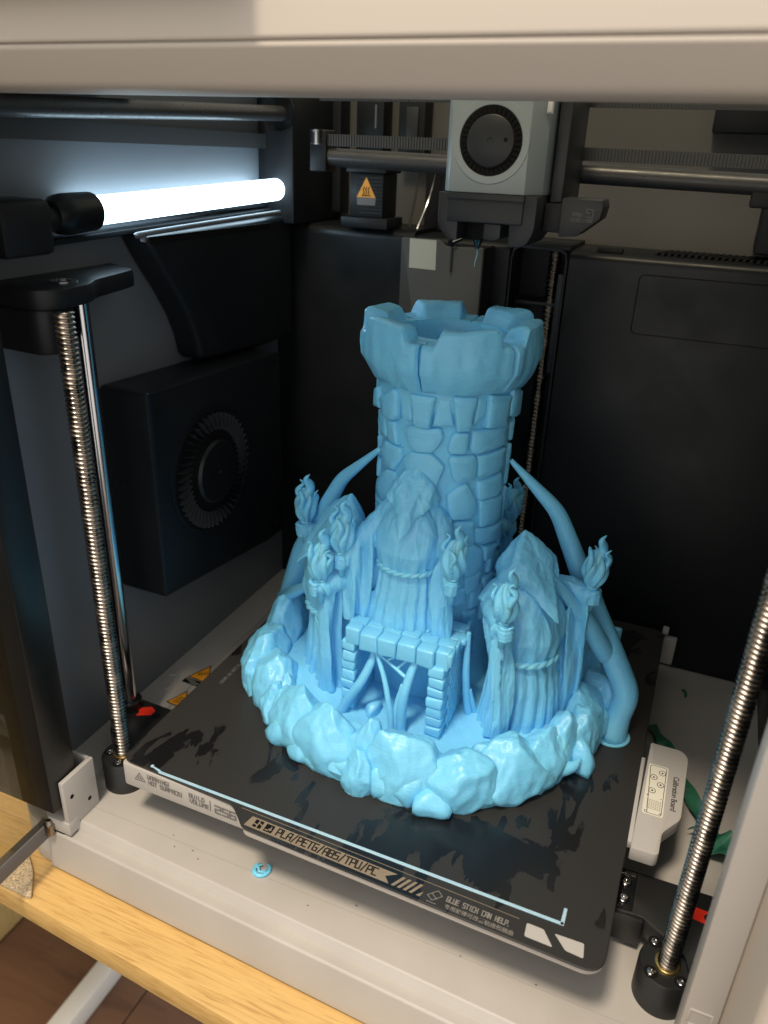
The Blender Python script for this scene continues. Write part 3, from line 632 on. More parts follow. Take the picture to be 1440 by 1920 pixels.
# ================================================================== BUILD PLATE
B = thing('build_plate', (128, 125, -1.2), 'black textured flexible build plate with glue smears and gold printed strip', 'build plate')
outl = rounded([(0, 0), (72, -2.6), (79.6, -9.0), (84.2, -13.2), (258, -17.0), (259.6, 262), (0, 262)], [7, 3, 2, 3, 10, 8, 8], 6)
mk('sheet', prism(outl, -1.25, 0), 'plate_black', B, bevel=.35, segs=1)
e = np.array([1, -.0195, 0]); e /= np.linalg.norm(e); v = np.array([.0195, 1, 0]); nz = (0, 0, 1)
bo = np.array([83, -11.2, 0])
def onb(a, b, dz=.05): q = bo+e*a+v*b; return (q[0], q[1], dz)
mk('material_band', ([onb(1, 0), onb(78.5, 0), onb(75.5, 3.2), onb(80.4, 6.4), onb(2.2, 6.4)], [(0, 1, 2, 3, 4)]), 'print_gold', B, smooth=0)
for i in range(5):
    x = 79.6+i*2.9
    mk('hazard_stripe', ([onb(x, 0), onb(x+1.5, 0), onb(x+5, 6.2), onb(x+3.5, 6.2)] if i < 4 else [onb(x+.6, 0), onb(x+2.6, 0), onb(x+3.2, 3)], [(0, 1, 2, 3)] if i < 4 else [(0, 1, 2)]), 'print_gold', B, smooth=0)
mk('material_names', lettering('PLA/PETG/ABS/TPU/PC', onb(18.2, 1.3), e, v, nz, 4.0, .17, .09, .76), 'ink', B, smooth=0)
for x in (5.0, 11.2):
    sq = mk('band_badge', ([onb(x, 1.0, .08), onb(x+4.6, 1.0, .08), onb(x+4.6, 5.6, .08), onb(x, 5.6, .08)], [(0, 1, 2, 3)]), 'ink', B, smooth=0)
    ln = [[(x+2.3, 1), (x+2.3, 5.6)], [(x, 3.0), (x+2.3, 2.4)], [(x+2.3, 4.2), (x+4.6, 3.2)]] if x < 8 else [[(x+.8, 2.0), (x+2.2, 2.0)], [(x+2.4, 2.9), (x+3.6, 2.9)], [(x+3.2, 4.4), (x+3.2, 2.2)]]
    mk('badge_mark', strokes([[(a, b_) for a, b_ in l] for l in ln], onb(0, 0, 0), e, v, nz, .6, .12), 'print_gold', sq, smooth=0)
mk('border_line', strokes([[(-5.6, 8.6), (137, 8.6)]], onb(0, 0, 0), e, v, nz, .3, .05), 'print_gold', B, smooth=0)
mk('stick_symbol', strokes([[(96.6, 2.4), (99.4, .6), (103, 4.4), (100.4, 6.4), (96.6, 2.4)], [(98.3, 3.9), (101.2, 2.0)], [(97.2, -.6), (101.6, -.6)]], onb(0, 0, 0), e, v, nz, .32, .06), 'print_grey', B, smooth=0)
mk('glue_hint', lettering('GLUE STICK CAN HELP.', onb(105.4, 2.9), e, v, nz, 2.5, .19, .06, .62), 'print_grey', B, smooth=0)
fonttext('glue_hint_chinese', '专用胶棒可改善粘接和翘曲', onb(105.4, -.6, 0), e, v, nz, 2.62, 'print_grey', B, .06, bold=.01)
def win(pts, nm):
    mk(nm, ([(a, b_, .03) for a, b_ in rounded(pts, .9)], [tuple(range(len(rounded(pts, .9))))]), 'light_plastic_smooth', B, smooth=0)
win([(224.2, -12.5), (236.4, -12.7), (231.2, -5.9), (223.8, -5.8)], 'corner_window')
win([(241.6, -11.9), (249.2, -12.4), (248.4, -5.4), (235.8, -5.9)], 'corner_window')
mk('edge_lettering', lettering('TO CLEAN THE SURFACE', (10.6, 98.5, 0), (0, -1, 0), (1, 0, 0), nz, 1.9, .2, .05, .6), 'print_dim', B, smooth=0)
o = mk('purge_line', join(box(25, 238.6, -.9, .7, .02, .5), box(237.2, 238.8, -.8, 8.2, .03, .5), tube([(19.2, 1.9, .25), (20.2, 1.5, .25), (22, 1.2, .25), (25.4, .4, .25)], [.7, .45, .5, .75], n=8), cyl((19.2, 1.9, .02), (19.2, 1.9, .5), 1.0, 14)), 'pla_line', None, bevel=.15, segs=1)
prop(o, 'pale blue extruded line with hooked end along the plate front', 'purge line')

# ================================================================== CALIBRATION BOARD
K = thing('calibration_board', (268, 95, -6), 'light grey plastic board with target sticker right of the black plate', 'calibration board')
kp = [(261.9, 135), (279, 135.3), (282.4, 130), (281.5, 82), (273.5, 69.4), (273.1, 55), (271.2, 53.7), (260.1, 53.6)]
mk('body', prism(rounded(kp, [1, 4, 3, 3, 3, 2.5, 1, 1]), -6, 2), 'light_plastic_smooth', K, bevel=.6)
mk('edge_strip', box(258.4, 260.4, 58.6, 122.4, -4, 0.4), 'light_plastic_smooth', K, bevel=.3)
sk = mk('target_sticker', ([(a, b_, 2.05) for a, b_ in rrect(262.6, 272.8, 78.6, 117.3, 1.6)], [tuple(range(24))]), 'sticker_cream', K, smooth=0)
mk('sticker_outline', strokes([[tuple(q) for q in rrect(263.6, 271.9, 79.6, 116.3, 1.4)]+[(263.6+1.4, 79.6)]], (0, 0, 2.05), (1, 0, 0), (0, 1, 0), nz, .3, .04), 'ink', sk, smooth=0)
for q in ((270, 111.7), (266, 107), (269.8, 102.2), (266, 96.5)):
    mk('target_mark', join(strokes([[(q[0]+1.65*math.cos(a), q[1]+1.9*math.sin(a)) for a in np.linspace(0, 2*PI, 25)]], (0, 0, 2.05), (1, 0, 0), (0, 1, 0), nz, .32, .05),
        ([(q[0]+.55*math.cos(a), q[1]+.6*math.sin(a), 2.11) for a in np.linspace(0, 2*PI, 12, endpoint=False)], [tuple(range(12))])), 'ink', sk, smooth=0)
mk('dot_grid', strokes([[(264.4+i*1.05, 89.4-j*1.05), (264.75+i*1.05, 89.4-j*1.05)] for i in range(7) for j in range(7)]+[[(264, 91.8), (264, 92.8), (264.9, 92.8)], [(270.6, 91.6), (271.3, 91.6)], [(264, 81), (264.8, 81)], [(270.8, 80.8), (271.4, 80.8), (271.4, 81.8)]], (0, 0, 2.05), (1, 0, 0), (0, 1, 0), nz, .3, .04), 'ink', sk, smooth=0)
fonttext('board_name', 'Calibration Board', (275.9, 112.2, 2), (0, -1, 0), (1, 0, 0), nz, 4.0, 'ink', K, .05, spacing=.92, bold=.012)

# ================================================================== SCRAPS
o = mk('filament_curl', join(tube([(83.4, 2.6, -41.2), (82.6, -.4, -41), (83.6, -3.4, -41), (86.2, -4.6, -41), (89, -3.4, -41), (90.4, -.4, -40.9), (89.4, 2.6, -40.9), (87.4, 3.4, -41)], [.5, 1.1, 1.3, 1.2, 1.0, 1.0, .9, .4], n=8),
    tube([(82.8, 1.4, -40.6), (84.6, -.8, -40.0), (86.4, -2.8, -40.0), (88.6, -1.8, -40.2), (88.9, .4, -40.6)], [.5, .7, .7, .6, .3], n=6), tube([(83, -2.4, -40.4), (84.4, .4, -40.2), (85.6, 1.6, -40.6)], [.5, .6, .4], n=6)), 'pla', None)
prop(o, 'small curled scrap of blue filament on the front tray', 'filament scrap')
o = mk('filament_bit', tube([(279.2, 257, -41.2), (280.4, 255.6, -40.6), (281.8, 252.6, -40.8), (281.6, 249.6, -41.2)], [.7, 1.0, 1.0, .8], n=10), 'green_strip', None)
prop(o, 'short curved green plastic bit on the tray near the back wall', 'filament scrap')
def ribbon(pts, w, th=.5, sag=.2):
    c = crom(pts, 10); rings = []
    for i, p in enumerate(c):
        d = c[min(i+1, len(c)-1)]-c[max(i-1, 0)]; d /= np.linalg.norm(d); s_ = np.cross(d, [0, 0, 1.]); s_ /= np.linalg.norm(s_)
        tl = math.sin(i*.35)*.5; up = np.cross(s_, d); s2 = s_*math.cos(tl)+up*math.sin(tl); u2 = np.cross(s2, d)
        ring = []
        for a, b_ in ((-1, -1), (0, -1-sag*3), (1, -1), (1, 1), (0, 1-sag*3), (-1, 1)): ring.append(p+s2*a*w/2+u2*b_*th/2)
        rings.append(ring)
    return loft(rings)
o = mk('plastic_strip', ribbon([(262, 205, -39), (272, 188, -37.5), (281, 168, -37.6), (290, 148, -37.6), (297.5, 131, -38)], 8.5, .5), 'green_strip', None, smooth=60)
prop(o, 'long flat dark green strip on the tray beside the calibration board', 'plastic strip')
o = mk('plastic_strip', ribbon([(297, 124, -36), (304, 116, -34.5), (311, 110, -34), (322, 103, -35)], 19, .6, .5), 'green_strip', None, smooth=60)
prop(o, 'broad curled green strip behind the right threaded rod', 'plastic strip')
for i, (x, y, lb) in enumerate(((31, -1, 'dark speck on the front tray just below the warning print'), (52, -8.5, 'dark speck on the front tray near the moulded step, below the volume print'), (46.5, -5.2, 'small dark speck beside the groove of the front tray, left of the blue curl'), (36, -7, 'dark speck nearest the step at the left of the front tray'),
        (118, -9, 'dark speck on the front tray just right of the blue curl'), (140, 1, 'dark speck in the bed shadow on the front tray'), (196, -3, 'dark speck on the front tray below the glue hint'), (262, -8, 'dark speck on the tray left of the right screw housing'), (232, -2, 'dark speck on the tray below the plate corner windows'),
        (277, 226, 'dark speck on the tray nearest the green plastic bit'), (290, 190, 'dark speck on the tray right of the long green strip'))):
    o = mk('plastic_crumb', facet_rock((x, y, -41.75), (.5+.15*(i % 3), .35, .25), 40+i, level=1), 'ink_grey', None)
    prop(o, lb, 'crumb', 'crumbs scattered on the printer tray')
# ================================================================== THE PRINTED TOWER
CX, CY = 125.0, 138.0
W = thing('tower_print', (CX, CY, 0), 'light blue 3d printed castle tower ringed by hooded torch bearers on boulders', '3d print')
# ---- ground and boulders
def ground():
    rings = []; n = 200
    for rr in np.linspace(1, 103, 60):
        ring = []
        for j in range(n):
            t = 2*PI*j/n; x = CX+rr*math.cos(t); y = CY+rr*math.sin(t)
            z = 13+.5*math.sin(x*.21+1.2*math.sin(y*.13))*math.sin(y*.19)+.30*math.sin(x*.75+y*.6+3*math.sin(x*.13+y*.07))
            z += 9*math.exp(-((x-190)**2+(y-110)**2)/900)+7*math.exp(-((x-72)**2+(y-108)**2)/800)
            if rr > 95: z = 13-(rr-95)*1.0
            ring.append((x, y, z))
        rings.append(ring)
    for rr, z in ((105, 1), (104, .02), (1, .02)): rings.append([(CX+rr*math.cos(2*PI*j/n), CY+rr*math.sin(2*PI*j/n), z) for j in range(n)])
    return loft(rings)
mk('ground', ground(), 'pla', W, smooth=180)
rocks = [  # x, y, radial, tangential, height, seed, pointedness
    (21, 131, 15, 19, 40, 3, .30), (13, 116, 9, 11, 22, 31, .35), (24, 98, 17, 19, 32, 4, .30), (24, 84, 10, 13, 24, 32, .2), (42, 78, 17, 19, 30, 5, .3), (56, 66, 9, 10, 25, 33, .4), (64, 55, 10, 10, 20, 41, .2),
    (74, 49, 16, 19, 33, 6, .42), (97, 39, 15, 19, 36, 7, .48), (113, 43, 9, 9, 24, 34, .3), (125, 38.5, 11, 11, 34, 8, .45), (148.5, 38, 16, 18.5, 34, 9, .12),
    (178, 43, 16, 17, 28, 10, .06), (167, 30, 8, 10, 13, 11, .1), (187, 58, 9, 11, 27, 36, .2), (201, 62, 16, 18, 29, 12, .2), (216, 82, 13, 15, 28, 13, .28), (224, 100, 11, 14, 29, 14, .2), (230, 113, 10, 12, 31, 38, .15),
    (227, 128, 15, 18, 30, 15, .12), (232, 152, 14, 17, 27, 16, .15), (226, 178, 16, 19, 28, 17, .2), (211, 203, 16, 19, 26, 18, .2), (188, 222, 16, 19, 30, 19, .3), (160, 236, 15, 19, 28, 20, .2),
    (128, 241, 16, 19, 27, 21, .2), (96, 237, 15, 19, 30, 22, .3), (66, 222, 16, 19, 27, 23, .2), (43, 200, 16, 19, 29, 24, .25), (29, 174, 15, 18, 27, 25, .2), (23, 152, 13, 14, 24, 26, .2)]
def rim():
    rings = []; n = 300
    prof = [(84, 11), (88, 15), (93, 18), (99, 17), (104, 12), (105.5, 6), (104, .03), (84, .03)]
    for j in range(n):
        t = 2*PI*j/n; d = Vector((math.cos(t), math.sin(t), 0)); ring = []
        for rr, z in prof:
            w = 0 if z < 1 else 1
            k_ = mnoise.noise(d*9+Vector((0, 0, z*.12)))*3.2*w+mnoise.noise(d*22+Vector((0, 0, z*.3)))*1.4*w
            ring.append((CX+(rr+k_)*d[0], CY+(rr+k_)*d[1], max(.03, z+k_*.8*w)))
        rings.append(ring)
    rings.append(rings[0]); return loft(rings, False, False)
mk('rock_rim', rim(), 'pla', W, smooth=35)
rr2 = random.Random(12)
for k in range(30):
    t = rad(-195+k*7.6+rr2.uniform(-2.5, 2.5)); q_ = rr2.uniform(103, 111)
    rocks.append((CX+q_*math.cos(t), CY+q_*math.sin(t), rr2.uniform(8, 11), rr2.uniform(7, 10), rr2.uniform(13, 27), 200+k, rr2.uniform(.25, .5)))
for x, y, a, b, h, sd, pt in rocks:
    th_ = math.atan2(y-CY, x-CX); rr_ = math.hypot(x-CX, y-CY)-(7.5 if h > 18 else 7)+(4 if -.35 < th_ < .4 else 0); x = CX+rr_*math.cos(th_); y = CY+rr_*math.sin(th_); a *= .95; b *= 1.27 if h > 18 else 1; h += 2 if h > 18 else 0; pt += .08
    th = math.atan2(y-CY, x-CX); big = h > 18
    o = mk('boulder', facet_rock((0, 0, h*.36), (a, b, h*.66), sd, nf=40 if big else 16, p=44, level=5 if h > 24 else 4 if big else 3, rot=th, zmin=-h*.36+h*.36+.03, point=pt, tilt=(-.10, 0)), 'pla', W, smooth=180, org=(0, 0, 0))
    crease(o, .55 if big else .3, .10, .10, sd, False); crease(o, .55 if big else .3, .15, .06, sd+3)
    o.location = Vector(((x-CX)*S, (y-CY)*S, .0))
o = mk('rock_tip', tube([(210, 84, 7), (219, 86, 7), (225, 89, 8.5), (228, 93.5, 10.5)], [5, 4.5, 3, .8], n=12), 'pla', W, smooth=180)
# ---- tower core, stones, corbels, battlements
rt = 34.2
core = mk('tower', lathe([(rt+3, 6), (rt+1, 30), (rt, 60), (rt, 180), (rt+3, 188), (38, 197), (38, 215), (25.5, 219), (25, 217.5), (24.5, 190), (23, 120), (1, 118)], (CX, CY, 0), 72), 'pla', W, smooth=35)
def bevel_stone(poly, R0, h, name, seed, k=3, flat_=.35):
    # outline in degrees / mm on a cylinder, rounded, then raised in rings with a chamfered edge
    rng = np.random.RandomState(seed)
    P = np.array([(rad(a)*R0, z) for a, z in poly])
    P = np.array(rounded(P, 1.3, 3)); Q = []
    for i in range(len(P)):
        a, b = P[i], P[(i+1) % len(P)]; m = max(1, int(np.linalg.norm(b-a)/2.2))
        for j in range(m): Q.append(a+(b-a)*j/m)
    Q = np.array(Q); c = Q.mean(0); mid = c[0]/R0
    lay = [(0.0, -1.2), (.0, h*.45), (.045, h*.86), (.10, h*1.0), (.55, h*1.02)]
    tilt = rng.uniform(-.05, .05, 2); rings = []
    dist = np.linalg.norm(Q-c, axis=1)
    for s_, hh in lay:
        ring = []
        for q, d in zip(Q, dist):
            ins = min(s_*12, d*.75) if s_ < .5 else d*s_
            p = q+(c-q)/d*ins
            th = p[0]/R0; rr = R0+hh+(p-c)@tilt*(hh > 0)*.8+.14*math.sin(p[0]*.9+seed)*math.sin(p[1]*.8+2*seed)*(hh > 0)
            rr -= flat_*R0*(1-math.cos(th-mid))*(hh > 0)*.8
            ring.append((CX+rr*math.cos(th), CY+rr*math.sin(th), p[1]))
        rings.append(ring)
    return loft(rings, cap0=False)
CORB = [[[-137.0,186.6],[-115.3,194.6],[-112.2,192.3],[-111.5,180.9],[-116.8,177.6],[-130.4,177.3]],[[-111.7,192.9],[-101.0,193.9],[-98.8,179.7],[-104.6,179.1],[-110.0,180.5]],[[-101.3,194.1],[-80.8,194.3],[-84.6,177.6],[-96.1,177.4],[-101.2,190.5]],[[-79.7,193.8],[-69.5,194.4],[-66.7,179.8],[-82.3,179.0]],[[-68.8,195.2],[-49.6,194.6],[-53.7,177.8],[-64.0,177.3],[-68.0,191.6]],[[-49.2,194.6],[-41.0,194.2],[-40.0,185.3],[-51.1,180.3]],[[-40.8,195.5],[-16.2,193.0],[-17.7,176.9],[-40.3,178.2]],[[-16.7,197.0],[11.9,190.6],[11.8,178.6],[-6.7,179.8],[-17.7,182.2]],[[-156.7,187.5],[-142.0,191.0],[-133.8,180.7],[-156.9,177.7]]]
BODY = [[[-130.1,176.4],[-117.8,176.3],[-115.0,168.5],[-113.3,164.0],[-126.8,165.0]],[[-151.8,176.3],[-130.1,176.4],[-128.7,165.8],[-142.4,164.7]],[[-106.6,174.7],[-99.4,177.5],[-84.3,177.1],[-76.0,177.7],[-73.3,172.9],[-77.2,168.0],[-82.1,164.4],[-96.1,163.7],[-102.5,167.0]],[[-67.8,173.7],[-64.2,176.1],[-53.0,176.0],[-52.6,166.6],[-55.6,164.3],[-67.2,164.6],[-69.6,166.6]],[[-49.8,176.5],[-10.7,176.4],[-7.7,166.1],[-42.1,164.5],[-47.0,164.0],[-50.4,167.1]],[[-140.6,155.7],[-131.4,163.4],[-110.1,163.3],[-109.5,157.3],[-118.6,149.3],[-134.3,151.5]],[[-108.4,157.6],[-100.0,162.6],[-82.5,163.8],[-75.5,160.4],[-70.8,157.6],[-74.4,150.2],[-78.3,144.0],[-86.6,144.8],[-104.8,144.6]],[[-68.2,161.9],[-65.3,163.5],[-46.5,163.3],[-43.6,161.3],[-43.0,150.9],[-54.5,149.5],[-60.0,149.3],[-63.9,151.7]],[[-42.8,162.5],[-12.2,163.9],[-10.6,153.6],[-19.7,150.9],[-40.5,151.3]],[[-144.6,138.5],[-127.5,148.0],[-116.4,148.5],[-110.5,142.2],[-122.0,129.9],[-138.9,128.8],[-157.3,129.8]],[[-40.5,148.2],[-12.2,149.6],[-6.2,140.0],[-15.9,137.5],[-38.8,138.0]],[[-67.3,141.8],[-57.9,146.8],[-50.5,148.1],[-41.0,138.2],[-40.5,131.8],[-44.7,128.4],[-61.2,128.2],[-66.0,134.9]],[[-37.5,137.2],[-5.8,135.9],[3.0,120.4],[-18.1,120.9],[-34.3,121.9]],[[-62.0,124.1],[-58.2,126.6],[-41.2,126.1],[-39.6,112.7],[-53.4,111.3],[-58.9,116.8]],[[-38.8,121.2],[-1.4,118.2],[8.2,105.7],[-14.8,109.3],[-29.1,111.0],[-38.0,113.1]],[[-51.8,110.6],[-38.9,111.9],[-29.1,107.6],[-26.7,96.2],[-35.8,93.0],[-45.9,93.0]],[[-28.0,108.8],[-1.4,105.7],[-13.7,99.4],[-25.3,99.3]],[[-45.8,92.3],[-28.4,94.4],[-28.8,82.5],[-43.1,81.5]],[[-80.7,141.7],[-74.6,139.6],[-68.4,127.2],[-75.7,127.5]],[[-141.7,126.0],[-135.9,128.3],[-118.5,126.8],[-121.4,124.8],[-136.9,117.2]]]
def shrink(poly, f):
    p = np.array(poly); c = p.mean(0); return c+(p-c)*f
for i, p in enumerate(CORB): mk('corbel_stone', bevel_stone(shrink(p, 1.05), 35.0, 4.6 if i not in (1, 3, 5) else 2.8, 'c', 100+i), 'pla', core, smooth=50)
for i, p in enumerate(BODY): mk('stone', bevel_stone(shrink(p, 1.05), 34.0, 3.0 if i != 18 else 1.4, 's', i), 'pla', core, smooth=50)
rng = np.random.RandomState(5)
a = 16
while a < 196:
    w = rng.uniform(14, 20); lo_ = 177.5+rng.uniform(-1, 3)
    mk('corbel_stone', bevel_stone([(a, 194), (a+w-1.2, 194), (a+w-3, lo_), (a+2, lo_)], 35.0, rng.uniform(2.6, 3.9), 'c', int(a)), 'pla', core, smooth=50); a += w
z = 176
while z > 30:
    h = rng.uniform(12, 16); a = 12+rng.uniform(-4, 4)
    while a < 200:
        w = rng.uniform(18, 27); dz = rng.uniform(-1.5, 1.5)
        e_ = min(a+w, 206)
        mk('stone', bevel_stone([(a+.6, z-.5+dz), (e_-1.2, z-.8-dz), (e_-.8, z-h+1+dz), (a+1, z-h+.8-dz)], 34.2, 2.3, 's', int(a*7+z)), 'pla', core, smooth=50); a += w
    z -= h
for i, (a, z, w, h) in enumerate(((-50, 80, 18, 12), (-30, 78, 16, 14), (-10, 96, 17, 12), (4, 110, 14, 12), (-14, 82, 18, 13), (-140, 112, 18, 13), (-158, 118, 16, 14), (-150, 98, 20, 13), (-128, 100, 18, 12), (-165, 100, 12, 14), (-12, 66, 20, 12), (-36, 64, 18, 12))):
    mk('stone', bevel_stone([(a-w/2, z-h/2), (a+w/2, z-h/2+.8), (a+w/2-.8, z+h/2), (a-w/2+1, z+h/2-.6)], 34.2, 2.3, 's', 500+i), 'pla', core, smooth=50)
def battlement(tc, half, seed):
    rng = np.random.RandomState(seed); na = 41; ts = np.linspace(-half, half, na); rings = []
    for t in ts:
        u = t/half; m = min(1, max(0, (0.74-abs(u))/.17)); m = m*m*(3-2*m)
        zt = 219.6+(7.6+.7*math.sin(2.6*u+seed*1.7))*m; zi = 219.4+7.0*m
        edge = min(1, (1-abs(u))/.05); e1 = (1-edge)*1.6
        wob = .35*math.sin(t*.22+seed*2)+.2*math.sin(t*.5+seed)
        chord = 1/math.cos(rad(t)) if abs(t) < 25 else 1/math.cos(rad(25))
        ro = 45.0*(.35*chord+.65)
        inn = 36-2.5*m
        prof = [(38.6, 195.6), (40.4-e1, 196.2), (43.4-e1+wob*.4, 201), (ro+.2-e1+wob, 206.5), (ro+.6-e1+wob, 212), (ro+.5-e1+wob*.7, 217), (ro-.2-e1, zt-1.2), (ro-1.6-e1, zt), (ro-3.6, zt+.2), (inn+2.5, zi), (inn+.8, zi-.8), (inn-.4-2.6*m, 219.2), (30, 218.8), (30, 206)]
        th = rad(tc+t); rings.append([(CX+r*math.cos(th), CY+r*math.sin(th), z) for r, z in prof])
    return loft(rings)
for i in range(6):
    o = densify(mk('battlement', battlement(-61.5+60*i, 29.3, i), 'pla', core, smooth=180), 1); crease(o, .55, .11, .11, 60+i, False); o.data.polygons.foreach_set('use_smooth', [True]*len(o.data.polygons)); o.data.set_sharp_from_angle(angle=rad(38))
# ---- gatehouse in front
gh = mk('gatehouse', join(box(149, 155, 72.5, 118, 8, 59.5), box(96.5, 102.5, 76, 112, 8, 59.5), box(97.5, 155, 74, 106, 60.2, 67.3), box(102.6, 148.9, 103.5, 108, 10, 60)), 'pla', W, bevel=.8)
def brick(x0, x1, y0, y1, z0, z1, sd, nm='brick'):
    r = random.Random(sd); g = box(x0, x1, y0, y1, z0, z1)
    V = [(x+r.uniform(-.55, .55), y+r.uniform(-.6, .6), z+r.uniform(-.4, .4)) for x, y, z in g[0]]
    return mk(nm, (V, g[1]), 'pla', gh, smooth=70, bevel=1.15, segs=3)
for i in range(8):   # right jamb, one block per course
    z0 = 9+i*6.4; brick(146.6, 155.6, 70.2, 78, z0, z0+6.1, i)
for i in range(8):   # left jamb
    z0 = 9+i*6.4; brick(95.6, 103.6, 72.6, 79.5, z0, z0+6.1, 20+i)
for i in range(10):  # right flank, small slanting bricks
    for j in range(7):
        y0 = 78.4+j*6.0+(i % 2)*3.0; z0 = 9.5+i*4.95
        g = box(155.1, 156.3, y0, y0+5.6, z0, z0+4.5)
        V = [(x, y+.30*(z-z0), z+.28*(y-y0)) for x, y, z in g[0]]
        mk('brick', (V, g[1]), 'pla', gh, smooth=50, bevel=.45, segs=2)
for i in range(5):
    for j in range(6):
        y0 = 80+j*6+(i % 2)*3; z0 = 10+i*9.6; mk('brick', box(95.4, 96.7, y0, y0+5.6, z0, z0+9), 'pla', gh, smooth=50, bevel=.5)
xs = [97.6, 106.6, 117.4, 128.2, 139.2, 149.4, 157.0]
for i in range(6):   # roof edge blocks
    x0, x1 = xs[i], xs[i+1]; c = (x0+x1)/2
    brick(x0+.2, x1-.2, 70.6+(1.8 if i in (0, 5) else 0), 80.2, 58.4, 69.0, 40+i, 'roof_block')
for j in range(3):
    off = 5 if j % 2 else 0
    for i in range(6):
        x0 = 96.5+i*10.2+off*.6; brick(x0, x0+9.8, 80+j*8.6, 88.2+j*8.6, 65, 68.5+.25*((i+j) % 2), 60+i+10*j, 'roof_block')
for i in range(4): brick(155.2, 158, 73+i*9.5, 82+i*9.5, 60, 68.3, 90+i, 'roof_block')
mk('curb_stone', facet_rock((113, 78, 15), (4, 6, 5), 77, level=3), 'pla', gh, smooth=180)
# ---- flames and torches
def flame(b, h, r, seed, lean=(0, 0)):
    rng = np.random.RandomState(seed); b = np.array(b, float); L_ = np.array([lean[0], lean[1], 0.])
    rings = []; n = 64; ph = rng.uniform(0, 6)
    for s_ in np.linspace(0, 1, 22):
        w = r*(math.sin(PI*min(1, s_*.86+.07))**.75)*(1-.30*s_) if s_ < 1 else .3
        ring = []
        for t in np.linspace(0, 2*PI, n, endpoint=False):
            q = abs(math.sin(3*t+ph+1.3*math.sin(s_*4.4+ph)))
            rr = w*(.74+.40*q)
            ring.append(b+L_*s_*h*.5+np.array([rr*math.cos(t), rr*math.sin(t), s_*h*.72]))
        rings.append(ring)
    gs = [loft(rings)]
    spec = [(0, .10, 1.0, .66, .50), (2.3+ph, .62, .80, .46, .44), (4.4+ph, .62, .76, .42, .40), (.2+ph, .72, .66, .30, .36)]
    for a, ro, top, rw, z0 in spec:
        d = np.array([math.cos(a), math.sin(a), 0]); e_ = np.array([-d[1], d[0], 0])
        ro *= r; zt = h*top
        pts = [b+L_*z0*h*.5+d*ro*.7+np.array([0, 0, h*z0*.55]), b+L_*z0*h*.5+d*ro*1.0+np.array([0, 0, h*z0]), b+L_*h*.5*top+d*(ro+r*.20)+e_*r*.22+np.array([0, 0, h*z0+(zt-h*z0)*.45]), b+L_*h*.5*top+d*(ro+r*.02)-e_*r*.18+np.array([0, 0, h*z0+(zt-h*z0)*.8]), b+L_*h*.5*top+d*(ro+r*.28)-e_*r*.02+np.array([0, 0, zt])]
        gs.append(tube(pts, [r*rw*.8, r*rw, r*rw*.74, r*rw*.42, r*.05], n=12, k=6, oval=.7))
    return join(*gs)
def ringtube(c, rx, ry, r, n=48, dz=0., wob=0.):
    pts = []
    rings = []
    for i in range(n):
        t = 2*PI*i/n; p = np.array([c[0]+rx*math.cos(t), c[1]+ry*math.sin(t), c[2]+dz*math.sin(t)])
        d = np.array([math.cos(t), math.sin(t), 0])
        rings.append([p+r*(math.cos(a)*d+math.sin(a)*np.array([0, 0, 1.])) for a in np.linspace(0, 2*PI, 10, endpoint=False)])
    rings.append(rings[0]); return loft(rings, False, False)
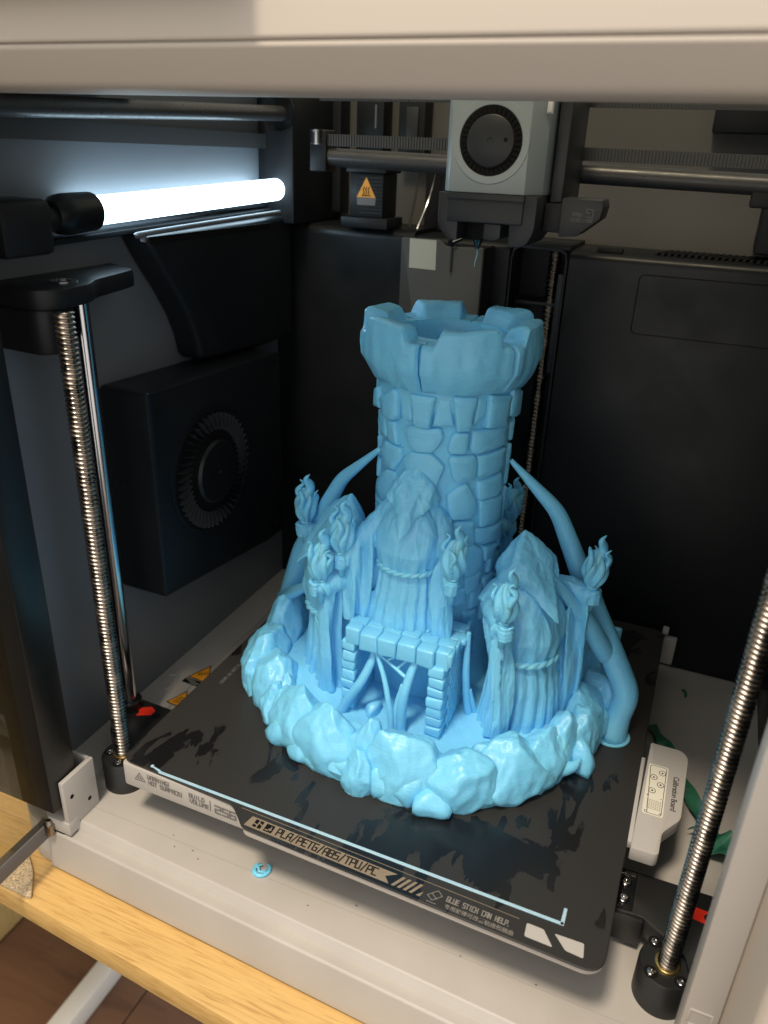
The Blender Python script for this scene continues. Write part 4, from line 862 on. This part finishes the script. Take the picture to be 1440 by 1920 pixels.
# ---- hooded figures
def sm(a, b, x): t = min(1, max(0, (x-a)/(b-a))); return t*t*(3-2*t)
def figure(base, facing, sc, hands, label, lean=0., seed=1, flames=(1, 1), hood_tip=0.):
    base = np.array(base, float); ca = rad(facing+90); R = np.array([[math.cos(ca), -math.sin(ca), 0], [math.sin(ca), math.cos(ca), 0], [0, 0, 1]])
    def tow(V):
        V = np.array(V, float); V = V.copy(); V[:, 1] += lean*np.clip(V[:, 2]-20, 0, None); return (V*sc)@R.T+base
    def g2(g): return tow(g[0]), g[1]
    def toloc(p):
        q = (np.array(p, float)-base)@R/sc; q[1] -= lean*max(0, q[2]-20); return q
    H_ = [toloc(h) for h in hands]
    n = 128; rings = []
    for z in np.linspace(-2, 37, 16):           # pleated skirt
        s_ = (z+2)/39; rx = 20.0*(1-s_)+15.3*s_; ry = 15.0*(1-s_)+11.8*s_; ring = []
        for t in np.linspace(0, 2*PI, n, endpoint=False):
            pl = abs(math.sin(9.0*t+.5*math.sin(2*t+seed)+.35*math.sin(s_*5+seed)))**.6
            k_ = 1+(.20*(1-.35*s_))*(pl-.55)
            ring.append((rx*k_*math.cos(t), 0+ry*k_*math.sin(t), z))
        rings.append(ring)
    parts = [loft(rings)]; rings = []
    for z in np.linspace(33, 72, 18):           # barrel of the chest, gathered at the belt
        s_ = (z-33)/39
        rx = np.interp(z, [33, 36, 44, 54, 62, 68, 72], [14.6, 15.6, 17.6, 17.0, 14.2, 9, 4]); ry = np.interp(z, [33, 36, 44, 54, 62, 68, 72], [11, 12.4, 14.6, 13.6, 11, 8, 4]); ring = []
        for t in np.linspace(0, 2*PI, n, endpoint=False):
            k_ = 1+.055*math.exp(-s_*4)*math.sin(16*t+seed)+.022*math.sin(5*t+6*s_+seed)+.018*math.sin(9*t-9*s_)
            ring.append((rx*k_*math.cos(t), -1.5+ry*k_*math.sin(t), z))
        rings.append(ring)
    parts.append(loft(rings)); rings = []
    A = np.array([0, 3.0+hood_tip, 90.0])       # hood: peak at the back, beak drooping over the face
    for v_ in list(np.linspace(0, .97, 20)):
        ring = []
        for t in np.linspace(0, 2*PI, n, endpoint=False):
            f = math.atan2(math.sin(t), math.cos(t))      # 0 is straight ahead
            beak = math.exp(-(f/.36)**2)
            rx = 14.2+1.0*math.cos(2*f); hz = 67.5-11*beak+4.0*math.exp(-((abs(f)-1.15)/.4)**2)-5*sm(1.7, 2.6, abs(f))
            Hm = np.array([rx*math.sin(f), -(11.0+9.5*beak)*math.cos(f) if abs(f) < PI/2 else -13*math.cos(f), hz])
            p = Hm*(1-v_)+A*v_
            bul = math.sin(PI*v_**.95)*(4.0-1.6*beak+.7*math.sin(4*f+seed+5*v_))
            d = np.array([math.sin(f), -math.cos(f)*.9, 0]); p = p+d*bul
            p = p+d*(0.8*math.sin(7*f+3*math.sin(v_*5+seed))*(1-v_)); ring.append(p)
        rings.append(ring)
    parts.append(loft(rings))
    parts.append(tube([(-18, 5, 56), (-10, 4, 61), (0, 3, 62), (10, 4, 61), (18, 5, 56)], [6.0, 8.0, 9, 8.0, 6.0], n=28, k=8))
    for sgn, h in zip((-1, 1), H_):             # sleeves, hanging cloth and hands
        s0 = np.array([sgn*14, 4.0, 58.]); el = (s0+h)/2+np.array([sgn*1.0, 1.0, 1.0])
        parts.append(tube([s0, el, h+(el-h)*.12], [7.0, 5.2, 4.2], n=24, k=10))
        parts.append(tube([h+(el-h)*.3, h+(el-h)*.02+np.array([0, 0, -.4])], [4.6, 5.3], n=24, straight=True))
        ns, nt = 34, 26; out = []; inn = []
        for i in range(ns):
            u = i/(ns-1); q = crom([s0+np.array([sgn*1.0, -1.5, 4.5]), el+np.array([0, -1.0, 5.0]), h+np.array([0, -.5, 3.0])], 16)[int(u*32)]
            dirv = h-s0; dirv[2] = 0; dirv /= np.linalg.norm(dirv); nv = np.array([dirv[1], -dirv[0], 0])
            if nv[1] > 0: nv = -nv
            ro = []; ri = []
            for j in range(nt):
                w = j/(nt-1); zb = -1.5 if u > .12 else 10
                zz = q[2]*(1-w)+zb*w
                fold = (2.7*math.sin(u*17+1.4*math.sin(w*3+seed)+sgn+seed)+1.0*math.sin(u*31+2.2*w))*sm(.0, .16, w)*(1-.25*w)
                fold += 3.6*math.sin(PI*w*.8)*math.sin(PI*u)
                drag = dirv*(-2.0*w*sm(.3, 1, u)); thick = 3.4-1.5*sm(.6, 1, u)
                ctr = np.array([q[0], q[1], zz])+nv*fold+drag
                ro.append(ctr+nv*thick); ri.append(ctr-nv*thick)
            out.append(ro); inn.append(ri)
        rings = [out[i]+inn[i][::-1] for i in range(ns)]
        parts.append(loft(rings))
        palm = h+np.array([0, 0, .6]); up = np.array([0, 0, 1.])
        parts.append((np.array(ico(2)[0])*np.array([3.4, 2.6, 3.6])+palm, ico(2)[1]))
        for k_ in range(4):                     # four fingers closed round the handle, thumb across the front
            z_ = 2.6-k_*1.75; r_ = 3.0-.15*abs(k_-1.3)
            parts.append(tube([palm+np.array([r_*math.cos(a), r_*math.sin(a)-1.2, z_]) for a in np.linspace(-.2, -PI+.1-.15*k_, 6)], [1.05, 1.0, .8], n=8, k=4))
        parts.append(tube([palm+np.array([-sgn*2.4, -.6, .6]), palm+np.array([-sgn*2.6, -3.2, 2.4]), palm+np.array([sgn*.2, -4.6, 3.2])], [1.3, 1.15, .85], n=8, k=4))
    body = remesh('robed_figure', g2(join(*parts)), .56*sc, 'pla', W, base, 1, label=label)
    ORG[body.name] = base
    crease(body, .36*sc, .23/sc, .05/sc, seed)
    rope = []
    for ph in (0, PI):
        pts = []
        for i in range(121):
            t = 2*PI*i/120; w = 22*t/2+ph
            pts.append(((16.0+.55*math.cos(w))*math.cos(t), -1.0+(12.9+.55*math.cos(w))*math.sin(t), 35.2-1.3*max(0, -math.sin(t))+.55*math.sin(w)))
        rope.append(tube(pts, 1.2, n=8, straight=True))
    mk('rope_belt', g2(join(*rope)), 'pla', body, smooth=180)
    for h, fl_, w_ in zip(hands, flames, (0, 1)):
        h = np.array(h, float)
        tr = [cyl(h+np.array([0, 0, -9]), h+np.array([0, 0, 7]), 1.9, 16, r1=2.4)]
        for dz in (2.6, 4.4, 6.2): tr.append(ringtube(h+np.array([0, 0, dz+1.5]), 2.7, 2.7, .9, n=28))
        tr.append(flame(h+np.array([0, 0, 5.5]), 31*fl_, 7.3*fl_, seed*7+w_*3))
        mk('torch', join(*tr), 'pla', body, smooth=180)
    return body
figure((122.5, 98, 67.6), -84, 1.0, [(89.5, 84, 101.5), (151.0, 86, 100)], 'hooded robed figure on the gatehouse roof holding two torches', seed=1, lean=.04)
figure((189, 109, 19), -36, 1.20, [(181.5, 77, 88), (216.0, 127, 91)], 'hooded robed figure on the right slope holding two torches', seed=2, lean=.10)
figure((76, 109, 17), 218, 1.24, [(46.5, 124, 93), (80.5, 77, 86)], 'hooded robed figure on the left slope holding two torches', seed=3, lean=-.02, hood_tip=4)
figure((122, 201, 16), 91, 1.2, [(151, 211, 80), (93, 213, 80)], 'hooded robed figure behind the tower, only a torch showing', seed=4, lean=.04)
# ---- printed supports
def strut(P, R_, n=14, label=None, k=8): return mk('support_strut', tube(kink(P), R_, n=n, straight=True), 'pla', W, smooth=180, label=label)
sR = strut([(239.5, 134, 0), (240, 134.4, 4), (244.5, 139.5, 27), (221.5, 149.5, 62), (190, 145.5, 127), (163, 136.5, 155)], [9.5, 6.8, 7.0, 7.2, 7.2, 7.0, 6.7, 6.2, 5.7, 5.2, 4.6, 3.7, 2.5, 1.2], n=20, label='thick bent support strut on the right with a splayed foot')
strut([(229, 143.5, 46), (213, 128, 78), (189.5, 110, 113)], [5.6, 5.8, 5.6, 4.6, 3.4, 2.4, 1.2])
sL = strut([(14, 152, 0), (37, 138, 71), (68, 128, 129), (97, 114.5, 157)], [8.5, 8.6, 8.2, 7.6, 7.0, 6.3, 5.4, 4.6, 3.6, 2.4, 1.3], n=20, label='thick leaning support strut on the left behind the boulders')
strut([(16, 148, 25), (42, 119, 52), (71, 95, 79)], [4.4, 3.8, 2.0])
strut([(52.9, 130, 92), (62, 123, 101), (70, 118, 109.5)], [2.4, 2.0, 1.2])
strut([(95.4, 71, 10), (102, 71.6, 25), (109.2, 72, 38.2), (113.5, 76, 52), (112, 80, 60)], [3.0, 2.8, 2.7, 2.4, 1.6])
strut([(130.6, 63.4, 9), (129, 66, 24), (123.1, 70, 44.2), (115.1, 75.6, 56), (112, 78, 60)], [1.7, 1.7, 1.6, 1.4, 1.0])
strut([(133.5, 69.5, 9), (133.4, 70, 30), (135, 70.6, 43), (137.6, 75, 57), (138.5, 77, 60)], [2.9, 2.8, 2.8, 2.5, 2.0])
strut([(131.1, 66, 9), (130.4, 69, 30), (133.2, 70.6, 44)], [1.6, 1.6, 1.4])
strut([(113, 76, 57), (124, 75, 51.6), (134.4, 72.4, 47.4)], [.9, .9, 1.2]); strut([(121, 75, 53), (126, 77, 55.5), (130.3, 77, 59)], [.8, .8, .7]); strut([(128, 74.5, 50), (131, 76, 54), (135, 77, 58)], [.8, .8, .7])
strut([(200.4, 120.9, 12), (201.2, 112, 32), (201.5, 101, 51), (192, 100, 66), (183.5, 101, 78)], [2.2, 2.1, 2.2, 1.9, 1.0])
strut([(164.2, 98.8, 10), (162, 95, 30), (161.2, 92, 47), (160.6, 93, 72)], [2.4, 2.2, 2.0, 1.2])
strut([(168.5, 100, 10), (163.5, 95, 34)], [1.6, 1.3])
strut([(67.5, 106, 11), (71, 97, 40), (77, 87, 68)], [1.8, 1.8, 1.4])
mk('brim_foot', lathe([(.2, .02), (11, .02), (11, .5), (8, 1.2), (.2, 1.2)], (239.5, 134, 0), 36), 'pla', W, smooth=50)
mk('support_stub', box(228, 234, 160, 164, 20, 54), 'pla', W, bevel=1)
